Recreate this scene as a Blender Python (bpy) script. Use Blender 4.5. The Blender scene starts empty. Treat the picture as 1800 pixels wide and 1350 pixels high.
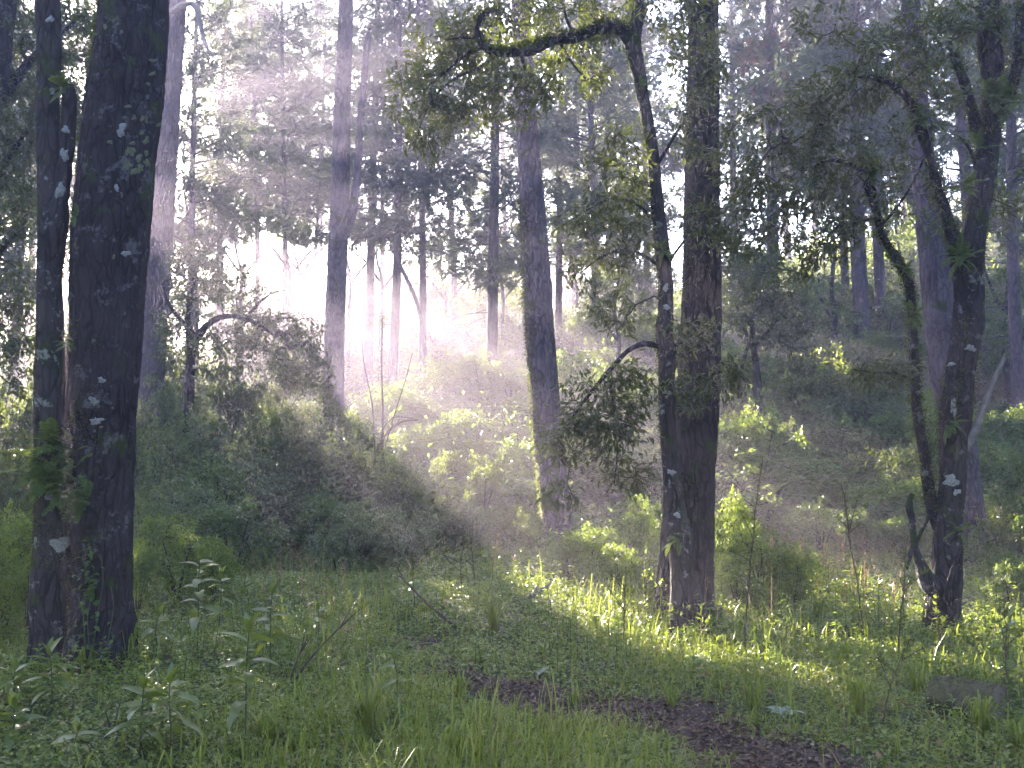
import bpy, math, random
import numpy as np

# ------------------------------------------------------------------ camera, sky, sun, exposure
scene = bpy.context.scene
C = scene.collection
W0, H0, F = 1800.0, 1350.0, 1766.0          # photograph size and focal length in its pixels
HORIZON = 800.0                              # picture row of the horizon
PITCH = math.atan((HORIZON - H0 / 2) / F)
CAM_H = 1.62

cam_d = bpy.data.cameras.new('camera')
cam_d.sensor_width = 36.0
cam_d.lens = F / W0 * 36.0
cam_d.clip_end = 2000
cam = bpy.data.objects.new('camera', cam_d)
C.objects.link(cam)
cam.location = (0, 0, CAM_H)
cam.rotation_euler = (math.pi / 2 + PITCH, 0, 0)
scene.camera = cam

SUN_AZ = math.radians(-24.5)                 # to the left of the view
SUN_EL = math.radians(17.0)
SUN = np.array([math.sin(SUN_AZ) * math.cos(SUN_EL), math.cos(SUN_AZ) * math.cos(SUN_EL), math.sin(SUN_EL)])

world = bpy.data.worlds.new('World')
scene.world = world
world.use_nodes = True
wn = world.node_tree
wn.nodes.clear()
sky = wn.nodes.new('ShaderNodeTexSky')
sky.sky_type = 'NISHITA'
sky.sun_disc = False
sky.sun_elevation = SUN_EL
sky.sun_rotation = SUN_AZ
sky.air_density = 1.0
sky.dust_density = 0.9
sky.ozone_density = 2.4
bg = wn.nodes.new('ShaderNodeBackground')
bg.inputs['Strength'].default_value = 0.05
wo = wn.nodes.new('ShaderNodeOutputWorld')
wn.links.new(sky.outputs[0], bg.inputs['Color'])
wn.links.new(bg.outputs[0], wo.inputs['Surface'])

sun_d = bpy.data.lights.new('sun', 'SUN')
sun_d.energy = 5.0
sun_d.angle = math.radians(0.5)
sun_d.color = (1.0, 0.87, 0.71)
sun_o = bpy.data.objects.new('sun', sun_d)
C.objects.link(sun_o)
from mathutils import Vector, Matrix, Euler
sun_o.rotation_euler = Vector(-SUN).to_track_quat('-Z', 'Y').to_euler()
sun_o.location = (0, 0, 60)

vs = scene.view_settings
vs.view_transform = 'Standard'
vs.look = 'None'
vs.exposure = 4.85
vs.gamma = 1.0
vs.use_curve_mapping = False

HAZE_DENSITY = 0.0057
cy = scene.cycles
cy.use_denoising = True
try:
    cy.denoiser = 'OPENIMAGEDENOISE'
    cy.denoising_input_passes = 'RGB_ALBEDO_NORMAL'
except Exception:
    pass
cy.max_bounces = 5
cy.diffuse_bounces = 3
cy.glossy_bounces = 2
cy.transmission_bounces = 3
cy.transparent_max_bounces = 4
cy.volume_bounces = 0
cy.use_adaptive_sampling = True
cy.adaptive_threshold = 0.02
cy.sample_clamp_indirect = 4.0
cy.caustics_reflective = False
cy.caustics_refractive = False

# ------------------------------------------------------------------ helpers
rng = np.random.default_rng(7)
random.seed(7)


def _h(ix, iy, iz):
    n = (ix.astype(np.int64) * 374761393 + iy.astype(np.int64) * 668265263 + iz.astype(np.int64) * 1274126177) & 0xFFFFFFFF
    n = ((n ^ (n >> 13)) * 1103515245) & 0xFFFFFFFF
    n = ((n ^ (n >> 16)) * 2246822519) & 0xFFFFFFFF
    return ((n ^ (n >> 15)) & 0xFFFFFF) / float(0xFFFFFF)


def vnoise(p):
    """value noise 0..1 of points (N,3)"""
    p = np.asarray(p, float)
    i = np.floor(p).astype(np.int64)
    f = p - i
    f = f * f * (3 - 2 * f)
    r = 0
    for dx in (0, 1):
        for dy in (0, 1):
            for dz in (0, 1):
                w = (f[..., 0] if dx else 1 - f[..., 0]) * (f[..., 1] if dy else 1 - f[..., 1]) * (f[..., 2] if dz else 1 - f[..., 2])
                r = r + w * _h(i[..., 0] + dx, i[..., 1] + dy, i[..., 2] + dz)
    return r


def fbm(p, o=3):
    p = np.asarray(p, float)
    a, s, t = 1.0, 0.0, 0.0
    for k in range(o):
        s = s + a * vnoise(p * 2.0 ** k + 17.3 * k)
        t += a
        a *= 0.5
    return s / t


def nrm(v):
    v = np.asarray(v, float)
    return v / np.maximum(np.linalg.norm(v, axis=-1, keepdims=True), 1e-9)


def sst(a, b, x):
    t = np.clip((np.asarray(x, float) - a) / (b - a), 0, 1)
    return t * t * (3 - 2 * t)


def ground_h(x, y):
    x = np.asarray(x, float)
    y = np.asarray(y, float)
    prof = np.interp(y, [-200, 13.5, 16, 19, 24, 30, 38, 46, 56, 80, 140], [0, 0, .25, .85, 2.2, 3.9, 5.8, 7.2, 7.7, 7.0, 6.0])
    side = 1 + np.clip(x / 26.0, -.18, .9) * sst(14, 34, y)
    z0 = np.zeros_like(x)
    und = (vnoise(np.stack([x * .45, y * .45, z0], -1)) - .5) * .22 + (vnoise(np.stack([x * 1.7, y * 1.7, z0 + 5], -1)) - .5) * .07
    fade = sst(1.0, 4.0, np.hypot(x, y))
    return prof * side + und * fade


COSP, SINP = math.cos(PITCH), math.sin(PITCH)


def at(px, py, Y):
    """world point seen at photo pixel (px,py) at forward distance Y"""
    a = (px - W0 / 2) / F
    b = (H0 / 2 - py) / F
    d = np.array([a, COSP - b * SINP, SINP + b * COSP])
    return np.array([0, 0, CAM_H]) + d * (Y / d[1])


def px_of(p):
    d = np.asarray(p, float) - np.array([0, 0, CAM_H])
    z = d[..., 1] * COSP + d[..., 2] * SINP
    u = -d[..., 1] * SINP + d[..., 2] * COSP
    return W0 / 2 + F * d[..., 0] / z, H0 / 2 - F * u / z


def gz(p):
    return float(ground_h(np.array([p[0]]), np.array([p[1]]))[0])


def on_ground(px, py):
    """ground point seen at a photo pixel"""
    Y = np.concatenate([np.linspace(2.5, 20, 700), np.linspace(20.1, 70, 500)])
    a = (px - W0 / 2) / F
    b = (H0 / 2 - py) / F
    d = np.array([a, COSP - b * SINP, SINP + b * COSP])
    P = np.array([0, 0, CAM_H]) + d[None, :] * (Y / d[1])[:, None]
    g = ground_h(P[:, 0], P[:, 1])
    k = np.argmax(P[:, 2] <= g) if (P[:, 2] <= g).any() else len(Y) - 1
    p = P[k].copy()
    p[2] = g[k]
    return p


def base_at(px, Y):
    """ground point under picture column px at forward distance Y"""
    x = (px - W0 / 2) / F * Y * 1.0
    p = np.array([x, Y, 0.0])
    p[2] = gz(p)
    return p


def put(name, data=None):
    o = bpy.data.objects.new(name, data)
    C.objects.link(o)
    return o


class Geo:
    """collects geometry in world coordinates, builds ONE mesh object"""

    def __init__(s):
        s.v, s.q, s.t, s.r, s.n = [], [], [], [], 0

    def add(s, v, quads=None, tris=None, rnd=None):
        v = np.asarray(v, float).reshape(-1, 3)
        if not len(v):
            return
        if quads is not None and len(quads):
            s.q.append(np.asarray(quads, np.int64).reshape(-1, 4) + s.n)
        if tris is not None and len(tris):
            s.t.append(np.asarray(tris, np.int64).reshape(-1, 3) + s.n)
        s.v.append(v)
        s.r.append(np.full(len(v), .5) if rnd is None else np.asarray(rnd, float).reshape(-1))
        s.n += len(v)

    def mesh(s, name, mat, origin=(0, 0, 0), smooth=False):
        me = bpy.data.meshes.new(name)
        v = np.concatenate(s.v) - np.asarray(origin, float)
        t = np.concatenate(s.t) if s.t else np.zeros((0, 3), np.int64)
        q = np.concatenate(s.q) if s.q else np.zeros((0, 4), np.int64)
        me.vertices.add(len(v))
        me.vertices.foreach_set('co', v.astype(np.float32).ravel())
        loops = np.concatenate([t.ravel(), q.ravel()]).astype(np.int32)
        me.loops.add(len(loops))
        me.loops.foreach_set('vertex_index', loops)
        me.polygons.add(len(t) + len(q))
        st = np.concatenate([np.arange(len(t)) * 3, len(t) * 3 + np.arange(len(q)) * 4]).astype(np.int32)
        me.polygons.foreach_set('loop_start', st)
        if smooth:
            me.polygons.foreach_set('use_smooth', np.ones(len(t) + len(q), bool))
        at_ = me.attributes.new('rnd', 'FLOAT', 'POINT')
        at_.data.foreach_set('value', np.concatenate(s.r).astype(np.float32))
        me.update(calc_edges=True)
        me.materials.append(mat)
        return me

    def build(s, name, mat, parent=None, origin=(0, 0, 0), smooth=False, kind=None):
        o = put(name, s.mesh(name, mat, origin, smooth))
        if parent is not None:
            o.parent = parent
        else:
            o.location = origin
        if kind:
            o['kind'] = kind
        return o


def tag(o, label, cat=None, group=None, kind=None):
    if label:
        o['label'] = label
    if cat:
        o['category'] = cat
    if group:
        o['group'] = group
    if kind:
        o['kind'] = kind
    return o


def thing(name, label, cat, loc, group=None, rotz=0.0, scale=1.0):
    o = put(name)
    o.empty_display_size = .2
    o.location = tuple(float(a) for a in loc)
    o.rotation_euler = (0, 0, rotz)
    o.scale = (scale,) * 3
    return tag(o, label, cat, group)


def copy_parts(src, dst):
    for ch in list(src.children):
        c = ch.copy()
        C.objects.link(c)
        c.parent = dst
        copy_parts(ch, c)


def catmull(P, n):
    P = np.asarray(P, float)
    Q = np.concatenate([[2 * P[0] - P[1]], P, [2 * P[-1] - P[-2]]])
    m = len(P) - 1
    seg = np.linalg.norm(np.diff(P[:, :3], axis=0), axis=1)
    cum = np.concatenate([[0], np.cumsum(seg)])
    s = np.linspace(0, cum[-1], n)
    k = np.clip(np.searchsorted(cum, s, side='right') - 1, 0, m - 1)
    u = ((s - cum[k]) / np.maximum(seg[k], 1e-9))[:, None]
    p0, p1, p2, p3 = Q[k], Q[k + 1], Q[k + 2], Q[k + 3]
    out = .5 * (2 * p1 + (p2 - p0) * u + (2 * p0 - 5 * p1 + 4 * p2 - p3) * u ** 2 + (3 * p1 - p0 - 3 * p2 + p3) * u ** 3)
    return out, s


def frames(P):
    T = nrm(np.gradient(P, axis=0))
    n = np.cross(T[0], [0.0, 1.0, 0.0])
    if np.linalg.norm(n) < .2:
        n = np.cross(T[0], [1.0, 0, 0])
    n = nrm(n)
    N = np.zeros_like(P)
    for i in range(len(P)):
        n = n - T[i] * np.dot(n, T[i])
        n = nrm(n)
        N[i] = n
    return T, N, np.cross(T, N)


def bark_disp(th, s, r, style, seed):
    """height field (metres) of the bark over angle th, length s, local radius r"""
    c, sn = np.cos(th), np.sin(th)
    if style == 'pine':
        k = 7.0
        w = fbm(np.stack([c * r * 9, sn * r * 9, s * 1.6 + seed], -1), 2)
        a = vnoise(np.stack([c * r * 26 + w * 1.5, sn * r * 26, s * 5.0 + seed + w], -1))
        b = vnoise(np.stack([c * r * 60, sn * r * 60, s * 16 + seed * 3], -1))
        d = np.minimum(np.abs(a - .5) * 5, 1.0)
        return (d - .6) * .014 * min(1.0, float(np.median(r)) / .16) + (b - .5) * .007
    if style == 'oldoak':
        w = fbm(np.stack([c * r * 6, sn * r * 6, s * .8 + seed], -1), 2)
        a = vnoise(np.stack([c * r * 22 + w * 2, sn * r * 22, s * 1.6 + seed], -1))
        e = vnoise(np.stack([c * r * 8 + w, sn * r * 8, s * .45 + seed * 2], -1))
        b = fbm(np.stack([c * r * 40, sn * r * 40, s * 22 + seed], -1), 2)
        return (np.minimum(np.abs(a - .5) * 4, 1) - .6) * .014 + (w - .5) * .07 + (np.minimum(np.abs(e - .5) * 6, 1) - 1) * .022 + (b - .5) * .016
    if style == 'oak':
        a = fbm(np.stack([c * r * 7, sn * r * 7, s * 1.4 + seed], -1), 3)
        b = fbm(np.stack([c * r * 34, sn * r * 34, s * 18 + seed], -1), 2)
        e = np.abs(vnoise(np.stack([c * r * 12, sn * r * 12, s * .9 + seed * 2], -1)) - .5)
        return (a - .5) * .05 * min(1, float(np.median(r)) / .12) + (b - .5) * .012 - (e < .06) * .012 * min(1, float(np.median(r)) / .2)
    return (vnoise(np.stack([c * r * 30, sn * r * 30, s * 8 + seed], -1)) - .5) * .25 * r


def trunk(geo, P, R, segs=24, step=.06, style='pine', seed=0.0, flare=0.0, cap=True, knots=0):
    """tapered trunk along points P with radii R; returns surface points, normals, lengths"""
    P = np.asarray(P, float)
    L = np.linalg.norm(np.diff(P, axis=0), axis=1).sum()
    n = max(6, int(L / step))
    PR, s = catmull(np.concatenate([P, np.asarray(R, float)[:, None]], 1), n)
    Q, rad = PR[:, :3], np.maximum(PR[:, 3], .004)
    T, N, B = frames(Q)
    th = np.linspace(0, 2 * math.pi, segs, endpoint=False)
    TH, S = np.meshgrid(th, s)
    RR = np.repeat(rad[:, None], segs, 1)
    disp = bark_disp(TH.ravel(), S.ravel(), RR.ravel(), style, seed).reshape(TH.shape)
    if flare:
        lob = np.cos(TH * 3 + seed) * .5 + np.cos(TH * 5 + seed * 2.3) * .5
        disp = disp + RR * flare * (1 + .7 * lob) * np.exp(-S / .42)
    krng = np.random.default_rng(int(seed * 100) + 5)
    for _ in range(knots):
        ks, kt, kr = krng.uniform(.6, max(.8, L * .6)), krng.uniform(0, 6.28), krng.uniform(.05, .12)
        da = (np.angle(np.exp(1j * (TH - kt))) * RR)
        dd = np.hypot(da, (S - ks) * .8)
        disp = disp + np.exp(-(dd / kr) ** 2) * kr * .35 - np.exp(-(dd / (kr * .4)) ** 2) * kr * .2
    rr = RR + disp
    D = N[:, None, :] * np.cos(TH)[..., None] + B[:, None, :] * np.sin(TH)[..., None]
    V = Q[:, None, :] + D * rr[..., None]
    idx = np.arange(n * segs).reshape(n, segs)
    a, b = idx[:-1], idx[1:]
    quads = np.stack([a, np.roll(a, -1, 1), np.roll(b, -1, 1), b], -1).reshape(-1, 4)
    V2 = V.reshape(-1, 3)
    tris = None
    if cap:
        top = Q[-1] + T[-1] * rad[-1] * .25
        V2 = np.concatenate([V2, [top]])
        last = idx[-1]
        tris = np.stack([last, np.roll(last, -1), np.full(segs, n * segs)], -1)
    geo.add(V2, quads, tris)
    return V.reshape(-1, 3), D.reshape(-1, 3), S.ravel()


def tubes(geo, P, R, S=4, rnd=None):
    """many thin tubes: P (M,K,3), R (M,K)"""
    P = np.asarray(P, float)
    if not len(P):
        return
    M, K = P.shape[:2]
    T = nrm(np.gradient(P, axis=1))
    ref = np.where(np.abs(T[..., 2:3]) > .85, np.array([1.0, 0, 0]), np.array([0, 0, 1.0]))
    N = nrm(np.cross(T, ref))
    B = np.cross(T, N)
    th = np.linspace(0, 2 * math.pi, S, endpoint=False)
    V = P[:, :, None, :] + (N[:, :, None, :] * np.cos(th)[None, None, :, None] + B[:, :, None, :] * np.sin(th)[None, None, :, None]) * np.asarray(R, float)[:, :, None, None]
    idx = np.arange(M * K * S).reshape(M, K, S)
    a, b = idx[:, :-1], idx[:, 1:]
    q = np.stack([a, np.roll(a, -1, 2), np.roll(b, -1, 2), b], -1).reshape(-1, 4)
    geo.add(V.reshape(-1, 3), q)


def leaves(geo, pos, d, up, ln, wd, rnd, fold=.25, six=False, curl=.12):
    """leaf blades: base pos, direction d, facing up, length ln, width wd"""
    pos, d = np.asarray(pos, float), nrm(d)
    if not len(pos):
        return
    side = nrm(np.cross(d, up))
    n = nrm(np.cross(side, d))
    ln, wd = np.asarray(ln, float)[:, None], np.asarray(wd, float)[:, None]
    M = len(pos)
    if not six:
        tip = pos + d * ln - n * ln * curl
        l = pos + d * ln * .45 + side * wd * .5 + n * wd * fold
        r = pos + d * ln * .45 - side * wd * .5 + n * wd * fold
        V = np.stack([pos, r, tip, l], 1)
        i = np.arange(M)[:, None] * 4
        tr = np.concatenate([i + [0, 1, 2], i + [0, 2, 3]])
        geo.add(V.reshape(-1, 3), None, tr, np.repeat(rnd, 4))
    else:
        tip = pos + d * ln - n * ln * curl
        l1 = pos + d * ln * .28 + side * wd * .46 + n * wd * fold * .8
        r1 = pos + d * ln * .28 - side * wd * .46 + n * wd * fold * .8
        l2 = pos + d * ln * .62 + side * wd * .42 + n * (wd * fold * .8 - ln * curl * .35)
        r2 = pos + d * ln * .62 - side * wd * .42 + n * (wd * fold * .8 - ln * curl * .35)
        V = np.stack([pos, r1, r2, tip, l2, l1], 1)
        i = np.arange(M)[:, None] * 6
        tr = np.concatenate([i + [0, 1, 3], i + [1, 2, 3], i + [0, 3, 5], i + [3, 4, 5]])
        geo.add(V.reshape(-1, 3), None, tr, np.repeat(rnd, 6))


def blades(geo, base, tip_off, droop, wd, rnd):
    """grass blades, three segments bending over"""
    base = np.asarray(base, float)
    M = len(base)
    if not M:
        return
    off = np.asarray(tip_off, float)
    h = np.stack([off[:, 0], off[:, 1], np.zeros(M)], 1)
    side = nrm(np.stack([-off[:, 1], off[:, 0], np.zeros(M)], 1) + 1e-6)
    wd = np.asarray(wd, float)[:, None]
    zz = off[:, 2:3] * np.array([0, 0, 1.0])
    dr = np.asarray(droop, float)[:, None] * np.array([0, 0, 1.0])
    p0, p1, p2 = base, base + h * .22 + zz * .55, base + h * .6 + zz * .95 - dr * .25
    p3 = base + h + zz - dr
    V = np.stack([p0 - side * wd * .5, p0 + side * wd * .5, p1 - side * wd * .5, p1 + side * wd * .5, p2 - side * wd * .38, p2 + side * wd * .38, p3], 1)
    i = np.arange(M)[:, None] * 7
    q = np.concatenate([i + [0, 1, 3, 2], i + [2, 3, 5, 4]])
    t = i + [4, 5, 6]
    geo.add(V.reshape(-1, 3), q, t, np.repeat(rnd, 7))


def rvec(r, n):
    return nrm(r.normal(size=(n, 3)))


# light shafts: gaps cut into the canopy towards the sun to shape the beams  (target point, radius)
SHAFTS = []


def shaft(px, py, Y, r):
    SHAFTS.append((at(px, py, Y), r))


def open_gap(P):
    """True where a point of canopy lies in one of the gaps cut for the beams"""
    P = np.asarray(P, float)
    m = np.zeros(len(P), bool)
    for s0, r in SHAFTS:
        d = P - s0
        a = d @ SUN
        q = np.linalg.norm(d - a[:, None] * SUN, axis=1)
        m |= (a > 4) & (q < r * (.8 + .4 * vnoise(P * 1.3)) + .22)
    return m


# ------------------------------------------------------------------ materials
def nodes(name):
    m = bpy.data.materials.new(name)
    m.use_nodes = True
    nt = m.node_tree
    nt.nodes.clear()
    out = nt.nodes.new('ShaderNodeOutputMaterial')
    return m, nt, out


def ramp(nt, fac, stops):
    r = nt.nodes.new('ShaderNodeValToRGB')
    while len(r.color_ramp.elements) < len(stops):
        r.color_ramp.elements.new(.5)
    for e, (p, c) in zip(r.color_ramp.elements, stops):
        e.position = p
        e.color = (*c, 1) if len(c) == 3 else c
    nt.links.new(fac, r.inputs['Fac'])
    return r.outputs['Color']


def noise_tex(nt, vec, scale, detail=4, rough=.55, dist=0.0):
    t = nt.nodes.new('ShaderNodeTexNoise')
    t.inputs['Scale'].default_value = scale
    t.inputs['Detail'].default_value = detail
    t.inputs['Roughness'].default_value = rough
    t.inputs['Distortion'].default_value = dist
    nt.links.new(vec, t.inputs['Vector'])
    return t.outputs['Fac']


def mixc(nt, fac, a, b):
    m = nt.nodes.new('ShaderNodeMix')
    m.data_type = 'RGBA'
    for sock, val in ((m.inputs[0], fac), (m.inputs[6], a), (m.inputs[7], b)):
        if hasattr(val, 'links'):
            nt.links.new(val, sock)
        elif isinstance(val, tuple):
            sock.default_value = (*val, 1)
        else:
            sock.default_value = val
    return m.outputs[2]


def leaf_mat(name, cols, trans=.35, rough=.42, spec=.5, tcol=None):
    m, nt, out = nodes(name)
    a = nt.nodes.new('ShaderNodeAttribute')
    a.attribute_name = 'rnd'
    oi = nt.nodes.new('ShaderNodeObjectInfo')
    add = nt.nodes.new('ShaderNodeMath')
    add.operation = 'MULTIPLY_ADD'
    nt.links.new(oi.outputs['Random'], add.inputs[0])
    add.inputs[1].default_value = .3
    nt.links.new(a.outputs['Fac'], add.inputs[2])
    sub = nt.nodes.new('ShaderNodeMath')
    sub.operation = 'SUBTRACT'
    nt.links.new(add.outputs[0], sub.inputs[0])
    sub.inputs[1].default_value = .15
    n = len(cols)
    col = ramp(nt, sub.outputs[0], [(i / (n - 1), c) for i, c in enumerate(cols)])
    p = nt.nodes.new('ShaderNodeBsdfPrincipled')
    nt.links.new(col, p.inputs['Base Color'])
    p.inputs['Roughness'].default_value = rough
    p.inputs['Specular IOR Level'].default_value = spec
    t = nt.nodes.new('ShaderNodeBsdfTranslucent')
    tc = mixc(nt, .55, col, tcol or (.30, .36, .05))
    nt.links.new(tc, t.inputs['Color'])
    mx = nt.nodes.new('ShaderNodeMixShader')
    mx.inputs[0].default_value = trans
    nt.links.new(p.outputs[0], mx.inputs[1])
    nt.links.new(t.outputs[0], mx.inputs[2])
    nt.links.new(mx.outputs[0], out.inputs['Surface'])
    return m


def bark_mat(name, dark, light, lichen=.0, lichen_col=(.42, .44, .43), moss=0.0, scale=1.0, rough=.9, furrow=None):
    m, nt, out = nodes(name)
    tc = nt.nodes.new('ShaderNodeTexCoord')
    mp = nt.nodes.new('ShaderNodeMapping')
    mp.inputs['Scale'].default_value = (1, 1, .3)
    nt.links.new(tc.outputs['Object'], mp.inputs['Vector'])
    n1 = noise_tex(nt, mp.outputs[0], 16 * scale, 5, .65, .4)
    col = ramp(nt, n1, [(.3, dark), (.72, light)])
    vo = nt.nodes.new('ShaderNodeTexVoronoi')
    vo.feature = 'DISTANCE_TO_EDGE'
    vo.inputs['Scale'].default_value = 17 * scale
    dv = nt.nodes.new('ShaderNodeMix')
    dv.data_type = 'VECTOR'
    dv.inputs[0].default_value = .12
    nt.links.new(mp.outputs[0], dv.inputs[4])
    nz = nt.nodes.new('ShaderNodeTexNoise')
    nz.inputs['Scale'].default_value = 9
    nt.links.new(mp.outputs[0], nz.inputs['Vector'])
    nt.links.new(nz.outputs['Color'], dv.inputs[5])
    nt.links.new(dv.outputs[1], vo.inputs['Vector'])
    crack = ramp(nt, vo.outputs['Distance'], [(.02, (0, 0, 0)), (.16, (1, 1, 1))])
    col = mixc(nt, crack, tuple(c * .45 for c in dark), col)
    n2 = noise_tex(nt, tc.outputs['Object'], 2.1, 3)
    col = mixc(nt, ramp(nt, n2, [(.35, (0, 0, 0)), (.7, (.45, .45, .45))]), col, tuple(min(1, c * 1.7 + .01) for c in light))
    if moss:
        n4 = noise_tex(nt, tc.outputs['Object'], 3.2, 5, .6, .3)
        col = mixc(nt, ramp(nt, n4, [(.62 - moss * .3, (0, 0, 0)), (.70 - moss * .25, (1, 1, 1))]), col, (.035, .05, .012))
    if lichen:
        n3 = noise_tex(nt, tc.outputs['Object'], 5.5, 6, .62, .5)
        n5 = noise_tex(nt, tc.outputs['Object'], 32, 3, .6)
        mu = nt.nodes.new('ShaderNodeMath')
        mu.operation = 'MULTIPLY_ADD'
        nt.links.new(n5, mu.inputs[0])
        mu.inputs[1].default_value = .45
        nt.links.new(n3, mu.inputs[2])
        t0 = 1.05 - lichen * .25
        col = mixc(nt, ramp(nt, mu.outputs[0], [(t0 - .03, (0, 0, 0)), (t0 + .07, (.9, .9, .9))]), col, lichen_col)
    p = nt.nodes.new('ShaderNodeBsdfPrincipled')
    nt.links.new(col, p.inputs['Base Color'])
    p.inputs['Roughness'].default_value = rough
    p.inputs['Specular IOR Level'].default_value = .25
    bp = nt.nodes.new('ShaderNodeBump')
    bp.inputs['Strength'].default_value = 1.0
    bp.inputs['Distance'].default_value = .022
    nb = noise_tex(nt, mp.outputs[0], 38 * scale, 5, .7)
    ad = nt.nodes.new('ShaderNodeMath')
    ad.operation = 'MULTIPLY_ADD'
    nt.links.new(crack, ad.inputs[0])
    ad.inputs[1].default_value = .6
    nt.links.new(nb, ad.inputs[2])
    nt.links.new(ad.outputs[0], bp.inputs['Height'])
    nt.links.new(bp.outputs[0], p.inputs['Normal'])
    nt.links.new(p.outputs[0], out.inputs['Surface'])
    return m


def plain_mat(name, c1, c2, scale=9.0, rough=.85):
    m, nt, out = nodes(name)
    tc = nt.nodes.new('ShaderNodeTexCoord')
    col = ramp(nt, noise_tex(nt, tc.outputs['Object'], scale, 5, .6), [(.3, c1), (.7, c2)])
    p = nt.nodes.new('ShaderNodeBsdfPrincipled')
    nt.links.new(col, p.inputs['Base Color'])
    p.inputs['Roughness'].default_value = rough
    bp = nt.nodes.new('ShaderNodeBump')
    bp.inputs['Strength'].default_value = .6
    bp.inputs['Distance'].default_value = .01
    nt.links.new(noise_tex(nt, tc.outputs['Object'], scale * 4, 4, .6), bp.inputs['Height'])
    nt.links.new(bp.outputs[0], p.inputs['Normal'])
    nt.links.new(p.outputs[0], out.inputs['Surface'])
    return m


M = dict(
    oak_leaf=leaf_mat('oak_leaf', [(.018, .025, .008), (.034, .044, .012), (.060, .066, .017), (.10, .09, .024)], .3, .34, .5),
    dark_leaf=leaf_mat('dark_leaf', [(.015, .031, .010), (.028, .052, .016), (.050, .080, .022)], .3, .40, .5),
    bush_leaf=leaf_mat('bush_leaf', [(.036, .080, .020), (.064, .130, .028), (.11, .18, .036)], .38, .42, .5),
    lime_leaf=leaf_mat('lime_leaf', [(.068, .125, .014), (.115, .19, .02), (.18, .245, .03)], .42, .45, .45),
    grey_leaf=leaf_mat('grey_leaf', [(.046, .085, .036), (.078, .130, .052), (.125, .18, .075)], .32, .45, .5),
    olive_leaf=leaf_mat('olive_leaf', [(.045, .064, .020), (.075, .10, .028), (.115, .135, .036)], .38, .45, .4),
    needle=leaf_mat('needle', [(.030, .055, .028), (.050, .085, .040), (.080, .115, .050)], .3, .5, .4, (.22, .26, .07)),
    dead_needle=leaf_mat('dead_needle', [(.10, .045, .030), (.16, .075, .045), (.20, .10, .06)], .3, .6, .2, (.3, .14, .07)),
    grass=leaf_mat('grass', [(.085, .108, .009), (.13, .172, .013), (.18, .232, .02), (.25, .235, .055)], .4, .45, .45),
    cover=leaf_mat('cover', [(.076, .112, .011), (.12, .175, .016), (.175, .23, .026), (.25, .265, .08)], .35, .38, .55),
    seedling=leaf_mat('seedling', [(.05, .085, .014), (.085, .13, .02), (.12, .165, .025)], .38, .3, .65),
    fern=leaf_mat('fern', [(.035, .075, .018), (.060, .115, .028), (.10, .16, .035)], .4, .45, .4),
    silver=leaf_mat('silver', [(.20, .26, .22), (.28, .34, .29), (.36, .42, .36)], .25, .5, .4),
    litter=leaf_mat('litter', [(.030, .017, .012), (.070, .040, .028), (.125, .078, .05), (.22, .165, .12)], .15, .5, .4, (.2, .1, .05)),
    dry=leaf_mat('dry', [(.10, .07, .035), (.16, .11, .055), (.22, .16, .08)], .3, .6, .3, (.3, .2, .08)),
    moss=leaf_mat('moss', [(.030, .042, .010), (.050, .065, .014), (.080, .095, .020)], .35, .8, .1),
    oak_bark=bark_mat('oak_bark', (.009, .007, .009), (.036, .029, .034), .88, (.12, .113, .13), .16),
    grey_oak_bark=bark_mat('grey_oak_bark', (.016, .013, .014), (.055, .047, .049), .72, (.27, .275, .27), .2),
    pine_bark=bark_mat('pine_bark', (.034, .027, .036), (.115, .093, .122), .5, (.24, .25, .24), .08),
    dark_pine_bark=bark_mat('dark_pine_bark', (.014, .011, .012), (.055, .043, .045), .42, (.16, .17, .15), .10),
    twig=plain_mat('twig', (.020, .017, .014), (.055, .046, .038), 20),
    stalk=plain_mat('stalk', (.045, .03, .024), (.10, .07, .05), 20),
    green_stem=plain_mat('green_stem', (.05, .07, .03), (.09, .10, .05), 20),
    dead_wood=plain_mat('dead_wood', (.09, .08, .085), (.22, .20, .20), 14),
    cut_wood=plain_mat('cut_wood', (.05, .04, .035), (.13, .10, .08), 12),
    lichen=plain_mat('lichen', (.15, .155, .16), (.34, .345, .35), 55),
    lichen_green=plain_mat('lichen_green', (.07, .08, .04), (.17, .18, .10), 55),
    lichen_dim=plain_mat('lichen_dim', (.06, .062, .066), (.16, .165, .17), 60),
    log_end=plain_mat('log_end', (.10, .075, .055), (.28, .22, .16), 26),
    log_bark=plain_mat('log_bark', (.016, .016, .008), (.085, .078, .030), 18),
    soil=plain_mat('soil', (.022, .014, .012), (.060, .038, .034), 10, .95),
    petal_yellow=plain_mat('petal_yellow', (.6, .42, .02), (.7, .5, .04), 10),
    petal_pink=plain_mat('petal_pink', (.45, .05, .14), (.55, .09, .2), 10),
)


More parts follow.
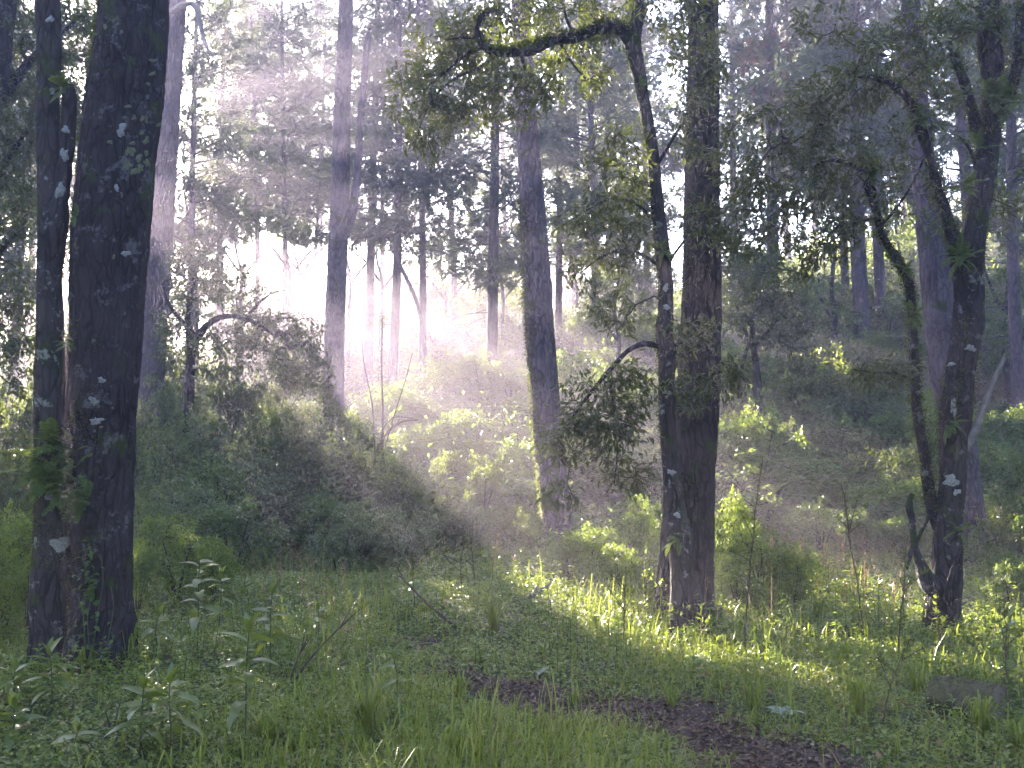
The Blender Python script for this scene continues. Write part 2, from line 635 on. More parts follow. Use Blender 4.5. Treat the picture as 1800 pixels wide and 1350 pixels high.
def ground_mat():
    m, nt, out = nodes('forest_floor')
    tc = nt.nodes.new('ShaderNodeTexCoord')
    a = noise_tex(nt, tc.outputs['Object'], .8, 5, .6)
    b = noise_tex(nt, tc.outputs['Object'], 22, 6, .7)
    c1 = ramp(nt, b, [(.3, (.018, .024, .010)), (.55, (.045, .065, .02)), (.75, (.075, .105, .03))])
    c2 = ramp(nt, b, [(.3, (.022, .016, .012)), (.7, (.075, .055, .038))])
    col = mixc(nt, ramp(nt, a, [(.60, (0, 0, 0)), (.74, (.7, .7, .7))]), c1, c2)
    p = nt.nodes.new('ShaderNodeBsdfPrincipled')
    nt.links.new(col, p.inputs['Base Color'])
    p.inputs['Roughness'].default_value = .95
    bp = nt.nodes.new('ShaderNodeBump')
    bp.inputs['Distance'].default_value = .03
    nt.links.new(b, bp.inputs['Height'])
    nt.links.new(bp.outputs[0], p.inputs['Normal'])
    nt.links.new(p.outputs[0], out.inputs['Surface'])
    return m


M['ground'] = ground_mat()

# ------------------------------------------------------------------ ground, path, haze
GX0, GX1, GY0, GY1 = -95.0, 95.0, -45.0, 82.0
xs = np.unique(np.concatenate([np.linspace(GX0, -12, 60), np.arange(-12, 12.01, .19), np.linspace(12, GX1, 60)]))
ys = np.unique(np.concatenate([np.linspace(GY0, 2, 25), np.arange(2, 20.01, .19), np.arange(20, 60, .7), np.linspace(60, GY1, 40)]))
XX, YY = np.meshgrid(xs, ys)
ZZ = ground_h(XX.ravel(), YY.ravel())
gi = np.arange(XX.size).reshape(XX.shape)
g = Geo()
g.add(np.stack([XX.ravel(), YY.ravel(), ZZ], -1), np.stack([gi[:-1, :-1], gi[:-1, 1:], gi[1:, 1:], gi[1:, :-1]], -1).reshape(-1, 4))
o = g.build('ground', M['ground'], smooth=True)
tag(o, 'grassy forest floor rising to a wooded bank behind', None, None, 'structure')

PATH_PX = [(1480, 1410), (1330, 1338), (1200, 1292), (1080, 1264), (970, 1240), (880, 1214), (790, 1180), (735, 1142), (640, 1128)]
PATH = np.array([on_ground(*p) for p in PATH_PX])
PATH_W = np.array([.30, .36, .40, .40, .34, .20, .0, .20, .0])


def path_dist(x, y):
    """signed distance to the edge of the bare track (negative inside)"""
    P = np.stack([x, y], -1)
    best = np.full(len(P), 99.0)
    for i in range(len(PATH) - 1):
        a, b = PATH[i, :2], PATH[i + 1, :2]
        ab = b - a
        t = np.clip(((P - a) @ ab) / (ab @ ab), 0, 1)
        d = np.linalg.norm(P - a - t[:, None] * ab, axis=1) - (PATH_W[i] * (1 - t) + PATH_W[i + 1] * t)
        best = np.minimum(best, d)
    q = np.stack([x, y, 0 * x], -1)
    return best + .10 + (vnoise(q * 1.6 + 3) - .5) * .75 + (vnoise(q * 5.5) - .5) * .35


PR, ps = catmull(np.concatenate([PATH, PATH_W[:, None]], 1), 120)
tan = nrm(np.gradient(PR[:, :2], axis=0))
nor = np.stack([-tan[:, 1], tan[:, 0]], -1)
cols = np.linspace(-1, 1, 13)
wv = np.maximum(PR[:, 3:4], .05) + .08 + (vnoise(np.stack([ps * 3, ps * 0, ps * 0], -1))[:, None] - .5) * .2
px_ = PR[:, None, :2] + nor[:, None, :] * (cols[None, :] * wv * 1.15)[..., None]
pz = ground_h(px_[..., 0].ravel(), px_[..., 1].ravel()).reshape(px_.shape[:2]) + .012 * (1 - np.abs(cols)[None, :] ** 3) - .006
pz += (fbm(np.stack([px_[..., 0].ravel() * 9, px_[..., 1].ravel() * 9, 0 * px_[..., 0].ravel()], -1), 3).reshape(pz.shape) - .35) * .04 * (1 - np.abs(cols)[None, :] ** 2)
pi = np.arange(pz.size).reshape(pz.shape)
g = Geo()
g.add(np.concatenate([px_, pz[..., None]], -1).reshape(-1, 3), np.stack([pi[:-1, :-1], pi[:-1, 1:], pi[1:, 1:], pi[1:, :-1]], -1).reshape(-1, 4))
o = g.build('dirt_path', M['soil'], smooth=True)
tag(o, 'strip of bare dark soil and rotting leaves crossing the grass', None, None, 'structure')

HAZE_TOP = 31.0
hz = Geo()
bx = np.array([[x, y, z] for z in (-2.5, HAZE_TOP) for y in (GY0 - 5, GY1 + 5) for x in (GX0 - 5, GX1 + 5)])
hz.add(bx, [[0, 2, 3, 1], [4, 5, 7, 6], [0, 1, 5, 4], [2, 6, 7, 3], [0, 4, 6, 2], [1, 3, 7, 5]])
hm = bpy.data.materials.new('haze')
hm.use_nodes = True
hn = hm.node_tree
hn.nodes.clear()
hv = hn.nodes.new('ShaderNodeVolumePrincipled')
hv.inputs['Color'].default_value = (.86, .76, 1.0, 1)
hv.inputs['Density'].default_value = HAZE_DENSITY
hv.inputs['Anisotropy'].default_value = .48
ho = hn.nodes.new('ShaderNodeOutputMaterial')
hn.links.new(hv.outputs[0], ho.inputs['Volume'])
haze = hz.build('haze', hm)
tag(haze, 'pale morning mist hanging between the trees', None, None, 'stuff')

# gaps cut out of the crowns to shape the beams
# (u: metres across the sun's direction, v: height where the line of light meets the viewer's plane, radius)
for u, v, rr in ((6.50, -3.05, .66), (5.28, -2.40, .62), (7.15, -2.20, .52), (7.75, -2.10, .50), (6.38, -1.80, .45), (8.80, -3.00, .60), (9.80, -2.50, .60), (6.45, -2.55, .40), (9.60, -2.00, .60), (10.4, -2.35, .60), (8.70, -2.15, .45),
                 (11.0, -3.00, .90), (12.4, -2.60, .60), (16.4, -2.05, .80), (14.4, -2.60, .50), (8.0, -3.9, .6), (6.6, -3.9, .6)):
    SHAFTS.append((np.array([u * math.cos(SUN_AZ), -u * math.sin(SUN_AZ), v]), rr))


# ------------------------------------------------------------------ growing crowns
def grow(skel, targets, r, kink=.12):
    """links every target to the nearest node of the growing twig network; returns paths (M,4,3), radii (M,4)"""
    targets = np.asarray(targets, float)
    nodes_ = [tuple(p) for p in skel]
    n0 = len(nodes_)
    tot = n0 + 3 * len(targets)
    NP = np.zeros((tot, 3))
    NP[:n0] = np.asarray(nodes_)
    par = np.full(tot, -1)
    own = np.full(tot, -1)
    d0 = np.linalg.norm(targets[:, None, :] - NP[None, :n0], axis=2).min(1) if n0 < 4000 else None
    order = np.argsort(d0)
    n = n0
    paths, parent_path = [], []
    for k, ti in enumerate(order):
        t = targets[ti]
        d = np.linalg.norm(NP[:n] - t, axis=1)
        # prefer lower, inner nodes slightly so that twigs reach outwards
        j = int(np.argmin(d))
        a = NP[j]
        L = d[j]
        m1 = a + (t - a) * .35 + r.normal(size=3) * kink * L + np.array([0, 0, .08 * L])
        m2 = a + (t - a) * .7 + r.normal(size=3) * kink * L + np.array([0, 0, .08 * L])
        paths.append((a, m1, m2, t))
        parent_path.append(own[j])
        for q in (m1, m2, t):
            NP[n] = q
            own[n] = k
            n += 1
    paths = np.array(paths)
    cnt = np.ones(len(paths))
    for k in range(len(paths) - 1, -1, -1):
        if parent_path[k] >= 0:
            cnt[parent_path[k]] += cnt[k]
    return paths, cnt


def blob_points(r, c, rad, n, shell=.35):
    u = rvec(r, n) * (shell + (1 - shell) * r.random((n, 1)) ** .6)
    return np.asarray(c, float) + u * np.asarray(rad, float)


def leafy(gl, gt, skel, targets, r, per=10, ln=.075, wd=.026, spread=.16, r0=.0035, droop=.25, six=False, gap=False, kink=.12, twig_sides=4):
    paths, cnt = grow(skel, targets, r, kink)
    rad = r0 * np.sqrt(cnt)[:, None] * np.array([1.15, 1.0, .85, .6])[None, :]
    kp = ~(open_gap(paths[:, 3]) | open_gap(paths[:, 1])) if gap else np.ones(len(paths), bool)
    tubes(gt, paths[kp], rad[kp], twig_sides)
    M_ = len(paths)
    k = np.repeat(np.arange(M_), per)
    u = r.uniform(.3, 1.08, len(k))
    a, b = paths[k, 2], paths[k, 3]
    a2 = paths[k, 1]
    uu = np.clip(u, 0, 1)[:, None]
    pos = np.where(uu < .6, a2 + (a - a2) * (uu / .6), a + (b - a) * ((uu - .6) / .4))
    tw = nrm(b - a2)
    pos = pos + r.normal(size=pos.shape) * spread * .35
    d = nrm(tw * .8 + rvec(r, len(k)) * .9 + np.array([0, 0, -droop]))
    up = nrm(np.array([0, 0, 1.0]) + rvec(r, len(k)) * .75)
    s = r.uniform(.65, 1.25, len(k))
    rnd = np.clip(r.normal(.45, .2, len(k)) + .25 * (vnoise(pos * 1.7) - .5), 0, 1)
    keep = np.ones(len(k), bool)
    if gap:
        keep = ~open_gap(pos)
    leaves(gl, pos[keep], d[keep], up[keep], (ln * s)[keep], (wd * s)[keep], rnd[keep], six=six)
    return paths


def needles(gl, pos, d, r, n=11, ln=.24, wd=.012, spread=.75, droop=.25):
    Mn = len(pos)
    if not Mn:
        return
    k = np.repeat(np.arange(Mn), n)
    dd = nrm(d[k] + rvec(r, len(k)) * spread + np.array([0, 0, -droop]))
    L = ln * r.uniform(.7, 1.2, len(k))
    side = nrm(np.cross(dd, rvec(r, len(k)))) * (wd * .5)
    b = pos[k]
    tip = b + dd * L[:, None] + np.array([0, 0, -1.0]) * (L * droop * .3)[:, None]
    V = np.stack([b - side, b + side, tip], 1).reshape(-1, 3)
    t = np.arange(len(k) * 3).reshape(-1, 3)
    rn = np.clip(np.repeat(r.normal(.45, .22, Mn), n) + r.normal(0, .08, len(k)), 0, 1)
    gl.add(V, None, t, np.repeat(rn, 3))


def pine_crown(gl, gt, axis, r, rmax=3.0, dens=1.0, gap=True, n_needle=8, ln=.32, wd=.034, dead=0):
    """axis: function height-> point, with (base, top) ; needles into gl, branches into gt"""
    fn, hb, ht = axis
    P, R, TP, TD, TW = [], [], [], [], []
    h = hb
    while h < ht - .2:
        u = (h - hb) / (ht - hb)
        prof = (1 - u) ** .75 * (.55 + .45 * min(1, u * 5)) + .06
        for _ in range(max(2, int(r.integers(3, 6)))):
            if r.random() > .92:
                continue
            L = rmax * prof * r.uniform(.55, 1.15)
            az = r.uniform(0, 2 * math.pi)
            el = r.uniform(-.05, .45) + .5 * u
            o_ = fn(h + r.uniform(-.15, .15))
            dr = np.array([math.cos(az) * math.cos(el), math.sin(az) * math.cos(el), math.sin(el)])
            p = [o_]
            for q in (.33, .66, 1.0):
                p.append(o_ + dr * L * q + np.array([0, 0, -.16 * L * q * q]) + r.normal(size=3) * .05 * L)
            p = np.array(p)
            P.append(p)
            rr = .012 + .011 * L
            R.append([rr, rr * .7, rr * .45, rr * .15])
            nt_ = max(3, int(L * 7.5 * dens))
            for _k in range(nt_):
                q = r.uniform(.25, 1.0)
                i = min(2, int(q * 3))
                b = p[i] + (p[i + 1] - p[i]) * (q * 3 - i)
                td = nrm(dr * .7 + rvec(r, 1)[0] * .8 + np.array([0, 0, .15]))
                tl = r.uniform(.2, .55) * (.5 + .25 * L)
                e = b + td * tl
                TP += [e, b + td * tl * .55]
                TD += [td, td]
                if _k % 2 == 0:
                    TW.append(np.array([b, e]))
        h += r.uniform(.30, .55) / max(.5, dens ** .3)
    TP, TD = np.array(TP), np.array(TD)
    if gap:
        k = ~open_gap(TP)
        TP, TD = TP[k], TD[k]
    P, R = np.array(P), np.array(R)
    if gap:
        k = ~(open_gap(P[:, 3]) | open_gap(P[:, 2]))
        P, R = P[k], R[k]
    tubes(gt, P, R, 3)
    TW = np.array(TW)
    if gap:
        TW = TW[~(open_gap(TW[:, 0]) | open_gap(TW[:, 1]))]
    tubes(gt, TW, np.tile([.009, .004], (len(TW), 1)), 3)
    needles(gl, TP, TD, r, n_needle, ln, wd)


# ------------------------------------------------------------------ landmarks used in the labels
MARKS = [(-10000, 'the left picture edge'), (180, 'the big twin-stemmed oak'), (598, 'the forked pine'), (950, 'the leaning mossy pine'),
         (1215, 'the thick dark pine'), (1665, 'the fern-hung oak'), (20000, 'the right picture edge')]
ORD = 'first second third fourth fifth sixth seventh eighth ninth tenth eleventh twelfth thirteenth fourteenth fifteenth sixteenth seventeenth eighteenth nineteenth twentieth'.split()


def where(px):
    for (a, na), (b, nb) in zip(MARKS[:-1], MARKS[1:]):
        if a <= px < b:
            return na, nb


def ordinal_labels(pxs, describe):
    """unique label per thing: its kind, its ordinal from the left between two landmarks"""
    out = [None] * len(pxs)
    cnt = {}
    for i in np.argsort(pxs):
        a, b = where(pxs[i])
        k = (describe[i], a)
        cnt[k] = cnt.get(k, 0) + 1
        n = cnt[k] - 1
        if 'left picture' in a:
            place = 'left of ' + b
        elif 'right picture' in b:
            place = 'right of ' + a
        else:
            place = 'between ' + a + ' and ' + b
        out[i] = f'{describe[i]}, {ORD[n]} from left {place}'.replace('the ', '')
    return out



# ------------------------------------------------------------------ trees near the camera
from mathutils.bvhtree import BVHTree


def px_pts(lst, Y):
    """pixel polyline (px, py, width px) at forward distance Y (number or list) -> points, radii"""
    Ys = Y if hasattr(Y, '__len__') else [Y] * len(lst)
    P = np.array([at(a[0], a[1], y) for a, y in zip(lst, Ys)])
    R = np.array([a[2] * .5 / F * y for a, y in zip(lst, Ys)])
    return P, R


def rooted(P, R, deep=.25, k=1.06):
    b = P[0].copy()
    b[2] = gz(b) - deep
    return np.concatenate([[b], P]), np.concatenate([[R[0] * k], R])


def bvh_of(geo):
    v = [tuple(a) for a in np.concatenate(geo.v)]
    f = []
    for q in geo.q:
        f += [tuple(int(i) for i in a) for a in q]
    for t in geo.t:
        f += [tuple(int(i) for i in a) for a in t]
    return BVHTree.FromPolygons(v, f)


def hit(bvh, px, py):
    d = at(px, py, 1.0) - np.array([0, 0, CAM_H])
    loc, n, i, dist = bvh.ray_cast(Vector((0, 0, CAM_H)), Vector(d).normalized())
    return (np.array(loc), np.array(n)) if loc is not None else (None, None)


def patch(bvh, px, py, wpx, hpx, mat, name, parent, origin, r, label=None):
    """irregular crust lying on a trunk, a few millimetres proud"""
    K, Rn = 18, 4
    c, n0 = hit(bvh, px, py)
    if c is None:
        return None
    ph = r.uniform(0, 6.28, 3)
    V, off = [], []
    th = np.linspace(0, 2 * math.pi, K, endpoint=False)
    wob = 1 + .20 * np.cos(2 * th + ph[0]) + .17 * np.cos(3 * th + ph[1]) + .15 * np.cos(5 * th + ph[2]) + r.normal(0, .11, K)
    pts = [c + n0 * .010]
    for j in range(1, Rn + 1):
        for k in range(K):
            f = j / Rn
            p, n = hit(bvh, px + math.cos(th[k]) * wpx * .5 * wob[k] * f, py + math.sin(th[k]) * hpx * .5 * wob[k] * f)
            if p is None or np.linalg.norm(p - c) > .4:
                p, n = pts[max(0, len(pts) - K)] if j > 1 else c, n0
            lift = (.010 * (1 - f ** 3) + .001) if j < Rn else -.004
            pts.append(p + n * lift + r.normal(size=3) * .0008)
    tris, quads = [], []
    for k in range(K):
        tris.append([0, 1 + k, 1 + (k + 1) % K])
    for j in range(Rn - 1):
        for k in range(K):
            a = 1 + j * K + k
            b = 1 + j * K + (k + 1) % K
            quads.append([a, a + K, b + K, b])
    g = Geo()
    g.add(np.array(pts), quads, tris)
    o = g.build(name, mat, parent, origin, smooth=True)
    if label:
        o['label'] = label
    return o


def moss_fur(gm, V, D, r, keep, n, ln=.02):
    idx = np.nonzero(keep)[0]
    if not len(idx):
        return
    k = r.choice(idx, n)
    p = V[k] + r.normal(size=(n, 3)) * .012
    d = nrm(D[k] + rvec(r, n) * .7)
    leaves(gm, p, d, rvec(r, n), r.uniform(.6, 1.5, n) * ln, r.uniform(.6, 1.4, n) * ln * .45, np.clip(r.normal(.5, .25, n), 0, 1))


def blobs(lst, r):
    """foliage masses (px,py,rx px,ry px,depth,depth radius m,count) -> twig end points"""
    out = []
    for px, py, rx, ry, Y, rz, n in lst:
        out.append(blob_points(r, at(px, py, Y), (rx / F * Y, rz, ry / F * Y), n))
    return np.concatenate(out)


# --- big twin-stemmed oak on the left
r = np.random.default_rng(11)
YA = 8.0
A0 = base_at(150, YA)
oakA = thing('oak_tree', 'big dark twin-stemmed oak with white lichen plates at the left', 'tree', A0)
g = Geo()
P, R = rooted(*px_pts([(176, 1110, 108), (177, 1000, 100), (178, 900, 104), (181, 750, 116), (188, 600, 122), (192, 450, 130), (205, 300, 130),
                       (222, 150, 130), (234, 0, 122), (240, -200, 115), (242, -500, 100), (236, -900, 74)], YA))
V1, D1, S1 = trunk(g, P, R, 96, .022, 'oldoak', 3.1, .34, knots=5)
P2, R2 = px_pts([(150, 800, 20), (138, 640, 40), (145, 480, 38), (153, 330, 42), (170, 160, 42), (186, 0, 34), (196, -150, 26)], YA + .02)
V2, D2, S2 = trunk(g, P2, R2, 32, .03, 'oldoak', 8.0)
P3, R3 = px_pts([(214, 1000, 22), (216, 860, 28), (226, 700, 30), (236, 560, 26), (244, 420, 20)], YA + .03)
trunk(g, P3, R3, 24, .03, 'oak', 5.5)
bA = bvh_of(g)
trA = g.build('trunk', M['oak_bark'], oakA, A0, True)
g2 = Geo()
P, R = rooted(*px_pts([(97, 1105, 76), (94, 1000, 68), (91, 870, 60), (88, 700, 52), (87, 550, 46), (87, 460, 44), (92, 380, 52), (88, 300, 44), (83, 200, 38),
                       (84, 100, 42), (83, 0, 42), (78, -200, 36), (70, -500, 30), (60, -800, 18)], YA - .06))
V3, D3, S3 = trunk(g2, P, R, 56, .024, 'oak', 1.7, .3, knots=3)
bS = bvh_of(g2)
stA = g2.build('stem', M['grey_oak_bark'], oakA, A0, True)
g3 = Geo()
P, R = px_pts([(98, 385, 30), (108, 335, 30), (115, 285, 26), (120, 220, 26), (122, 165, 26), (121, 150, 16)], YA - .08)
trunk(g3, P, R, 28, .024, 'oak', 2.2)
bL = bvh_of(g3)
blA = g3.build('broken_limb', M['grey_oak_bark'], oakA, A0, True)
gm = Geo()
pxv, pyv = px_of(V1)
moss_fur(gm, V2, D2, r, (D2[:, 0] < -.1) & (px_of(V2)[1] < 700), 5200, .022)
moss_fur(gm, V1, D1, r, (D1[:, 0] < .2) & (pyv > 560) & (D1[:, 1] < .4) & (vnoise(V1 * 4) > .45), 4200, .016)
pxs_, pys_ = px_of(V3)
moss_fur(gm, V3, D3, r, (pys_ > 860) & (pys_ < 1000) & (vnoise(V3 * 5) > .4), 2200, .018)
moss_fur(gm, V3, D3, r, (D3[:, 0] < -.6) & (vnoise(V3 * 3) > .5), 1500, .016)
gm.build('moss', M['moss'], trA, A0, kind='stuff')
for px, py, w, h in ((94, 872, 26, 30), (107, 957, 36, 35), (88, 34, 16, 12), (92, 160, 10, 12)):
    patch(bS, px, py, w, h, M['lichen'], 'lichen_patch', stA, A0, r)
for px, py, w, h in ((106, 335, 22, 26), (113, 272, 18, 24), (116, 228, 14, 16)):
    patch(bL, px, py, w, h, M['lichen'], 'lichen_patch', blA, A0, r)
for k in range(44):
    if k < 6:
        px, py, w, h = [(221, 446, 16, 12), (170, 740, 26, 14), (165, 705, 18, 16), (178, 668, 14, 12), (213, 230, 16, 26), (205, 330, 10, 14)][k]
        mt = M['lichen']
    elif k < 30:
        px, py = 262 + r.normal(0, 14) - (k % 3) * 4, r.uniform(105, 320)
        px -= (py - 105) * .09
        w, h = r.uniform(7, 16), r.uniform(7, 16)
        mt = M['lichen_green']
    else:
        py = r.uniform(20, 760)
        px = 205 + r.normal(0, 22) - (py - 200) * .05
        w, h = r.uniform(4, 9), r.uniform(4, 11)
        mt = M['lichen_dim'] if k % 2 else M['lichen_green']
    patch(bA, px, py, w, h, mt, 'lichen_patch', trA, A0, r)
# its crown, above the picture
gl, gt = Geo(), Geo()
top = at(236, -900, YA)
sk, cr = [top, at(60, -800, YA), at(240, -600, YA)], []
for k in range(8):
    a = 6.28 * k / 8 + .4
    q_ = 2.4 if k % 2 else 1.3
    cr.append(blob_points(r, top + np.array([math.cos(a) * q_, math.sin(a) * q_, 1.0 + .9 * (k % 2)]), (1.7, 1.7, 1.0), 70))
leafy(gl, gt, sk, np.concatenate(cr), r, 20, .12, .05, .25)
gt.build('branches', M['twig'], oakA, A0, kind='stuff')
gl.build('crown', M['oak_leaf'], oakA, A0, kind='stuff')

# --- crooked slender oak in the middle, with the long limb arching left
r = np.random.default_rng(23)
YF = 9.5
F0 = base_at(1206, YF)
oakF = thing('oak_tree', 'slender crooked oak in front of the thick dark pine, long limb arching left', 'tree', F0)
g = Geo()
P, R = rooted(*px_pts([(1208, 1075, 54), (1200, 1010, 42), (1192, 930, 36), (1182, 850, 32), (1174, 760, 29), (1172, 680, 28), (1170, 600, 27), (1169, 500, 26),
                       (1163, 430, 27), (1154, 350, 24), (1148, 280, 24), (1138, 210, 23), (1125, 140, 24), (1113, 78, 28), (1121, 25, 21), (1130, -60, 18), (1135, -250, 14), (1120, -450, 8)], YF))
Vf, Df, Sf = trunk(g, P, R, 36, .022, 'oak', 4.4, .4, knots=6)
bF = bvh_of(g)
trF = g.build('trunk', M['grey_oak_bark'], oakF, F0, True)
g = Geo()
limb = [(1112, 76, 26), (1090, 52, 21), (1062, 47, 20), (1035, 56, 19), (1010, 66, 20), (975, 70, 19), (940, 86, 20), (915, 92, 18), (875, 93, 15), (850, 82, 13), (840, 58, 12), (845, 30, 11), (862, 21, 8), (885, 23, 4)]
PL, RL = px_pts(limb, [YF - .02 * k for k in range(len(limb))])
Vl, Dl, Sl = trunk(g, PL, RL, 24, .022, 'oak', 9.1)
g.build('limb', M['oak_bark'], oakF, F0, True)
skF = list(catmull(PL, 60)[0]) + list(catmull(P, 160)[0][30:])
subs = [([(850, 82, 8), (815, 98, 7), (785, 125, 6), (745, 160, 4), (715, 200, 3)], .15), ([(842, 66, 7), (815, 66, 5), (785, 70, 3)], -.05),
        ([(872, 94, 7), (845, 118, 6), (800, 138, 5), (760, 175, 3), (735, 230, 2)], -.25), ([(915, 94, 6), (925, 125, 5), (945, 150, 3), (975, 185, 2)], -.15),
        ([(985, 76, 6), (1005, 110, 4), (1030, 140, 3)], .1), ([(1010, 62, 6), (995, 30, 5), (985, -20, 4)], .2), ([(1150, 300, 7), (1185, 240, 5), (1215, 190, 4), (1240, 130, 3)], -.2),
        ([(1160, 400, 7), (1120, 360, 5), (1075, 350, 4), (1030, 370, 2)], .2), ([(1165, 470, 7), (1110, 440, 5), (1060, 450, 4), (1020, 480, 2)], -.2), ([(1168, 470, 6), (1205, 420, 4), (1235, 380, 2)], -.2),
        ([(1169, 612, 11), (1135, 604, 10), (1105, 616, 9), (1068, 655, 8), (1035, 695, 6), (1005, 735, 4), (985, 770, 2)], -.35), ([(1068, 655, 6), (1080, 720, 5), (1085, 790, 3), (1080, 850, 2)], -.4),
        ([(1170, 620, 7), (1205, 600, 5), (1250, 620, 4), (1290, 660, 2)], -.3)]
for lst, dy in subs:
    Ps, Rs = px_pts(lst, [YF + dy * k / (len(lst) - 1) for k in range(len(lst))])
    g = Geo()
    trunk(g, Ps, Rs, 8, .03, 'twig', 1.0 + dy)
    g.build('branch', M['oak_bark'], oakF, F0, True)
    skF += list(catmull(Ps, 14)[0])
gm = Geo()
moss_fur(gm, Vl, Dl, r, (Dl[:, 2] > .1), 3000, .03)
moss_fur(gm, Vf, Df, r, (Df[:, 0] < -.5) & (px_of(Vf)[1] < 850) & (vnoise(Vf * 4) > .42), 2600, .02)
gm.build('moss', M['moss'], trF, F0, kind='stuff')
for px, py, w, h in ((1170, 505, 12, 14), (1172, 540, 14, 10), (1174, 690, 14, 12), (1180, 830, 16, 12), (1190, 905, 12, 12), (1176, 640, 10, 8), (1150, 300, 10, 12), (1158, 395, 10, 14), (1205, 1010, 10, 12), (1140, 225, 9, 12)):
    patch(bF, px, py, w, h, M['lichen' if py > 480 and w > 11 else 'lichen_dim'], 'lichen_patch', trF, F0, r)
gl, gt = Geo(), Geo()
T = blobs([(790, 150, 95, 80, YF, .5, 60), (745, 215, 60, 60, YF - .1, .45, 38), (850, 60, 90, 60, YF + .1, .5, 42), (890, 165, 90, 60, YF - .1, .5, 44), (780, 75, 70, 50, YF + .1, .4, 24),
           (985, 45, 110, 50, YF + .1, .5, 50), (1000, 130, 80, 45, YF, .45, 32), (1075, 25, 60, 40, YF, .4, 20), (1050, 430, 100, 70, YF + .1, .5, 38), (1085, 300, 60, 80, YF, .45, 26),
           (1110, 360, 50, 120, YF - .1, .4, 26), (1225, 110, 60, 80, YF - .2, .4, 30), (1225, 230, 45, 90, YF - .2, .4, 18), (1240, 400, 45, 80, YF - .2, .4, 14), (1190, 10, 90, 40, YF, .5, 26),
           (1055, 720, 80, 60, YF - .35, .4, 46), (1095, 800, 60, 70, YF - .4, .4, 30), (1000, 765, 55, 45, YF - .35, .35, 24), (1120, 680, 45, 50, YF - .3, .3, 18),
           (1275, 665, 45, 40, YF - .3, .3, 15), (1225, 590, 45, 45, YF - .2, .3, 15), (1210, 690, 45, 45, YF - .25, .3, 16), (1080, 540, 60, 50, YF, .35, 14), (985, 870, 50, 30, YF - .35, .3, 8)], r)
leafy(gl, gt, np.array(skF), T, r, 21, .078, .025, .15, .0024, .35, six=True)
# the part of the crown above the picture
top = at(1130, -300, YF)
T2 = np.concatenate([blob_points(r, top + np.array([dx, dy, dz]), (1.0, 1.0, .7), 40) for dx, dy, dz in ((-.8, .3, .3), (.8, .4, .5), (0, 1.0, .9), (.1, -.6, .9))])
leafy(gl, gt, np.array(skF[-40:] + [top]), T2, r, 11, .08, .027, .18, .003)
gt.build('twigs', M['twig'], oakF, F0, kind='stuff')
gl.build('crown', M['oak_leaf'], oakF, F0, kind='stuff')

# --- fern-hung oak on the right
r = np.random.default_rng(37)
YG = 9.55
G0 = base_at(1660, YG)
oakG = thing('oak_tree', 'fern-hung mossy oak with several twisted stems at the right', 'tree', G0)
g = Geo()
P, R = rooted(*px_pts([(1657, 1075, 54), (1664, 1010, 52), (1668, 930, 44), (1673, 860, 44), (1676, 790, 46), (1684, 720, 46), (1692, 640, 44), (1704, 560, 44), (1708, 480, 42), (1713, 400, 40),
                       (1727, 320, 38), (1738, 240, 38), (1744, 160, 36), (1742, 90, 42), (1738, 30, 36), (1742, -60, 32), (1748, -250, 26), (1755, -500, 16)], YG))
Vg, Dg, Sg = trunk(g, P, R, 44, .022, 'oak', 6.6, .35, knots=7)
bG = bvh_of(g)
trG = g.build('trunk', M['grey_oak_bark'], oakG, G0, True)
skG = list(catmull(P, 160)[0][70:])
stems = [([(1652, 930, 22), (1636, 880, 20), (1625, 800, 18), (1612, 720, 17), (1607, 640, 16), (1604, 560, 16), (1598, 500, 18), (1580, 465, 15), (1552, 415, 13), (1540, 370, 14), (1527, 320, 20), (1522, 300, 12)], .15, 1),
         ([(1668, 800, 26), (1664, 740, 25), (1672, 680, 24), (1682, 600, 22), (1688, 520, 22), (1686, 460, 30), (1680, 430, 26), (1668, 400, 20)], -.18, 1),
         ([(1672, 415, 22), (1662, 370, 18), (1648, 330, 17), (1636, 280, 15), (1618, 225, 20), (1606, 190, 13), (1585, 162, 12), (1555, 143, 10), (1520, 135, 7), (1480, 150, 4)], -.1, 1),
         ([(1722, 240, 24), (1708, 190, 18), (1696, 145, 17), (1684, 115, 15), (1675, 93, 12)], -.15, 1),
         ([(1735, 235, 24), (1760, 200, 20), (1780, 150, 20), (1792, 90, 20), (1797, 20, 20), (1805, -100, 16)], -.1, 1),
         ([(1690, 800, 15), (1712, 762, 12), (1730, 715, 10), (1748, 668, 9), (1766, 628, 7)], -.2, 0),
         ([(1606, 668, 7), (1575, 655, 6), (1545, 655, 4), (1500, 650, 2)], -.2, 1), ([(1602, 500, 8), (1590, 470, 6), (1575, 440, 4)], .1, 1), ([(1524, 305, 11), (1495, 288, 9), (1455, 282, 6), (1420, 300, 3)], .1, 1),
         ([(1548, 400, 5), (1600, 330, 4), (1640, 240, 3)], .2, 1), ([(1555, 143, 7), (1500, 180, 5), (1440, 220, 4), (1380, 260, 2)], .1, 1), ([(1718, 290, 8), (1700, 255, 5), (1680, 235, 3)], -.1, 1)]
gall = Geo()
Vs, Ds = [], []
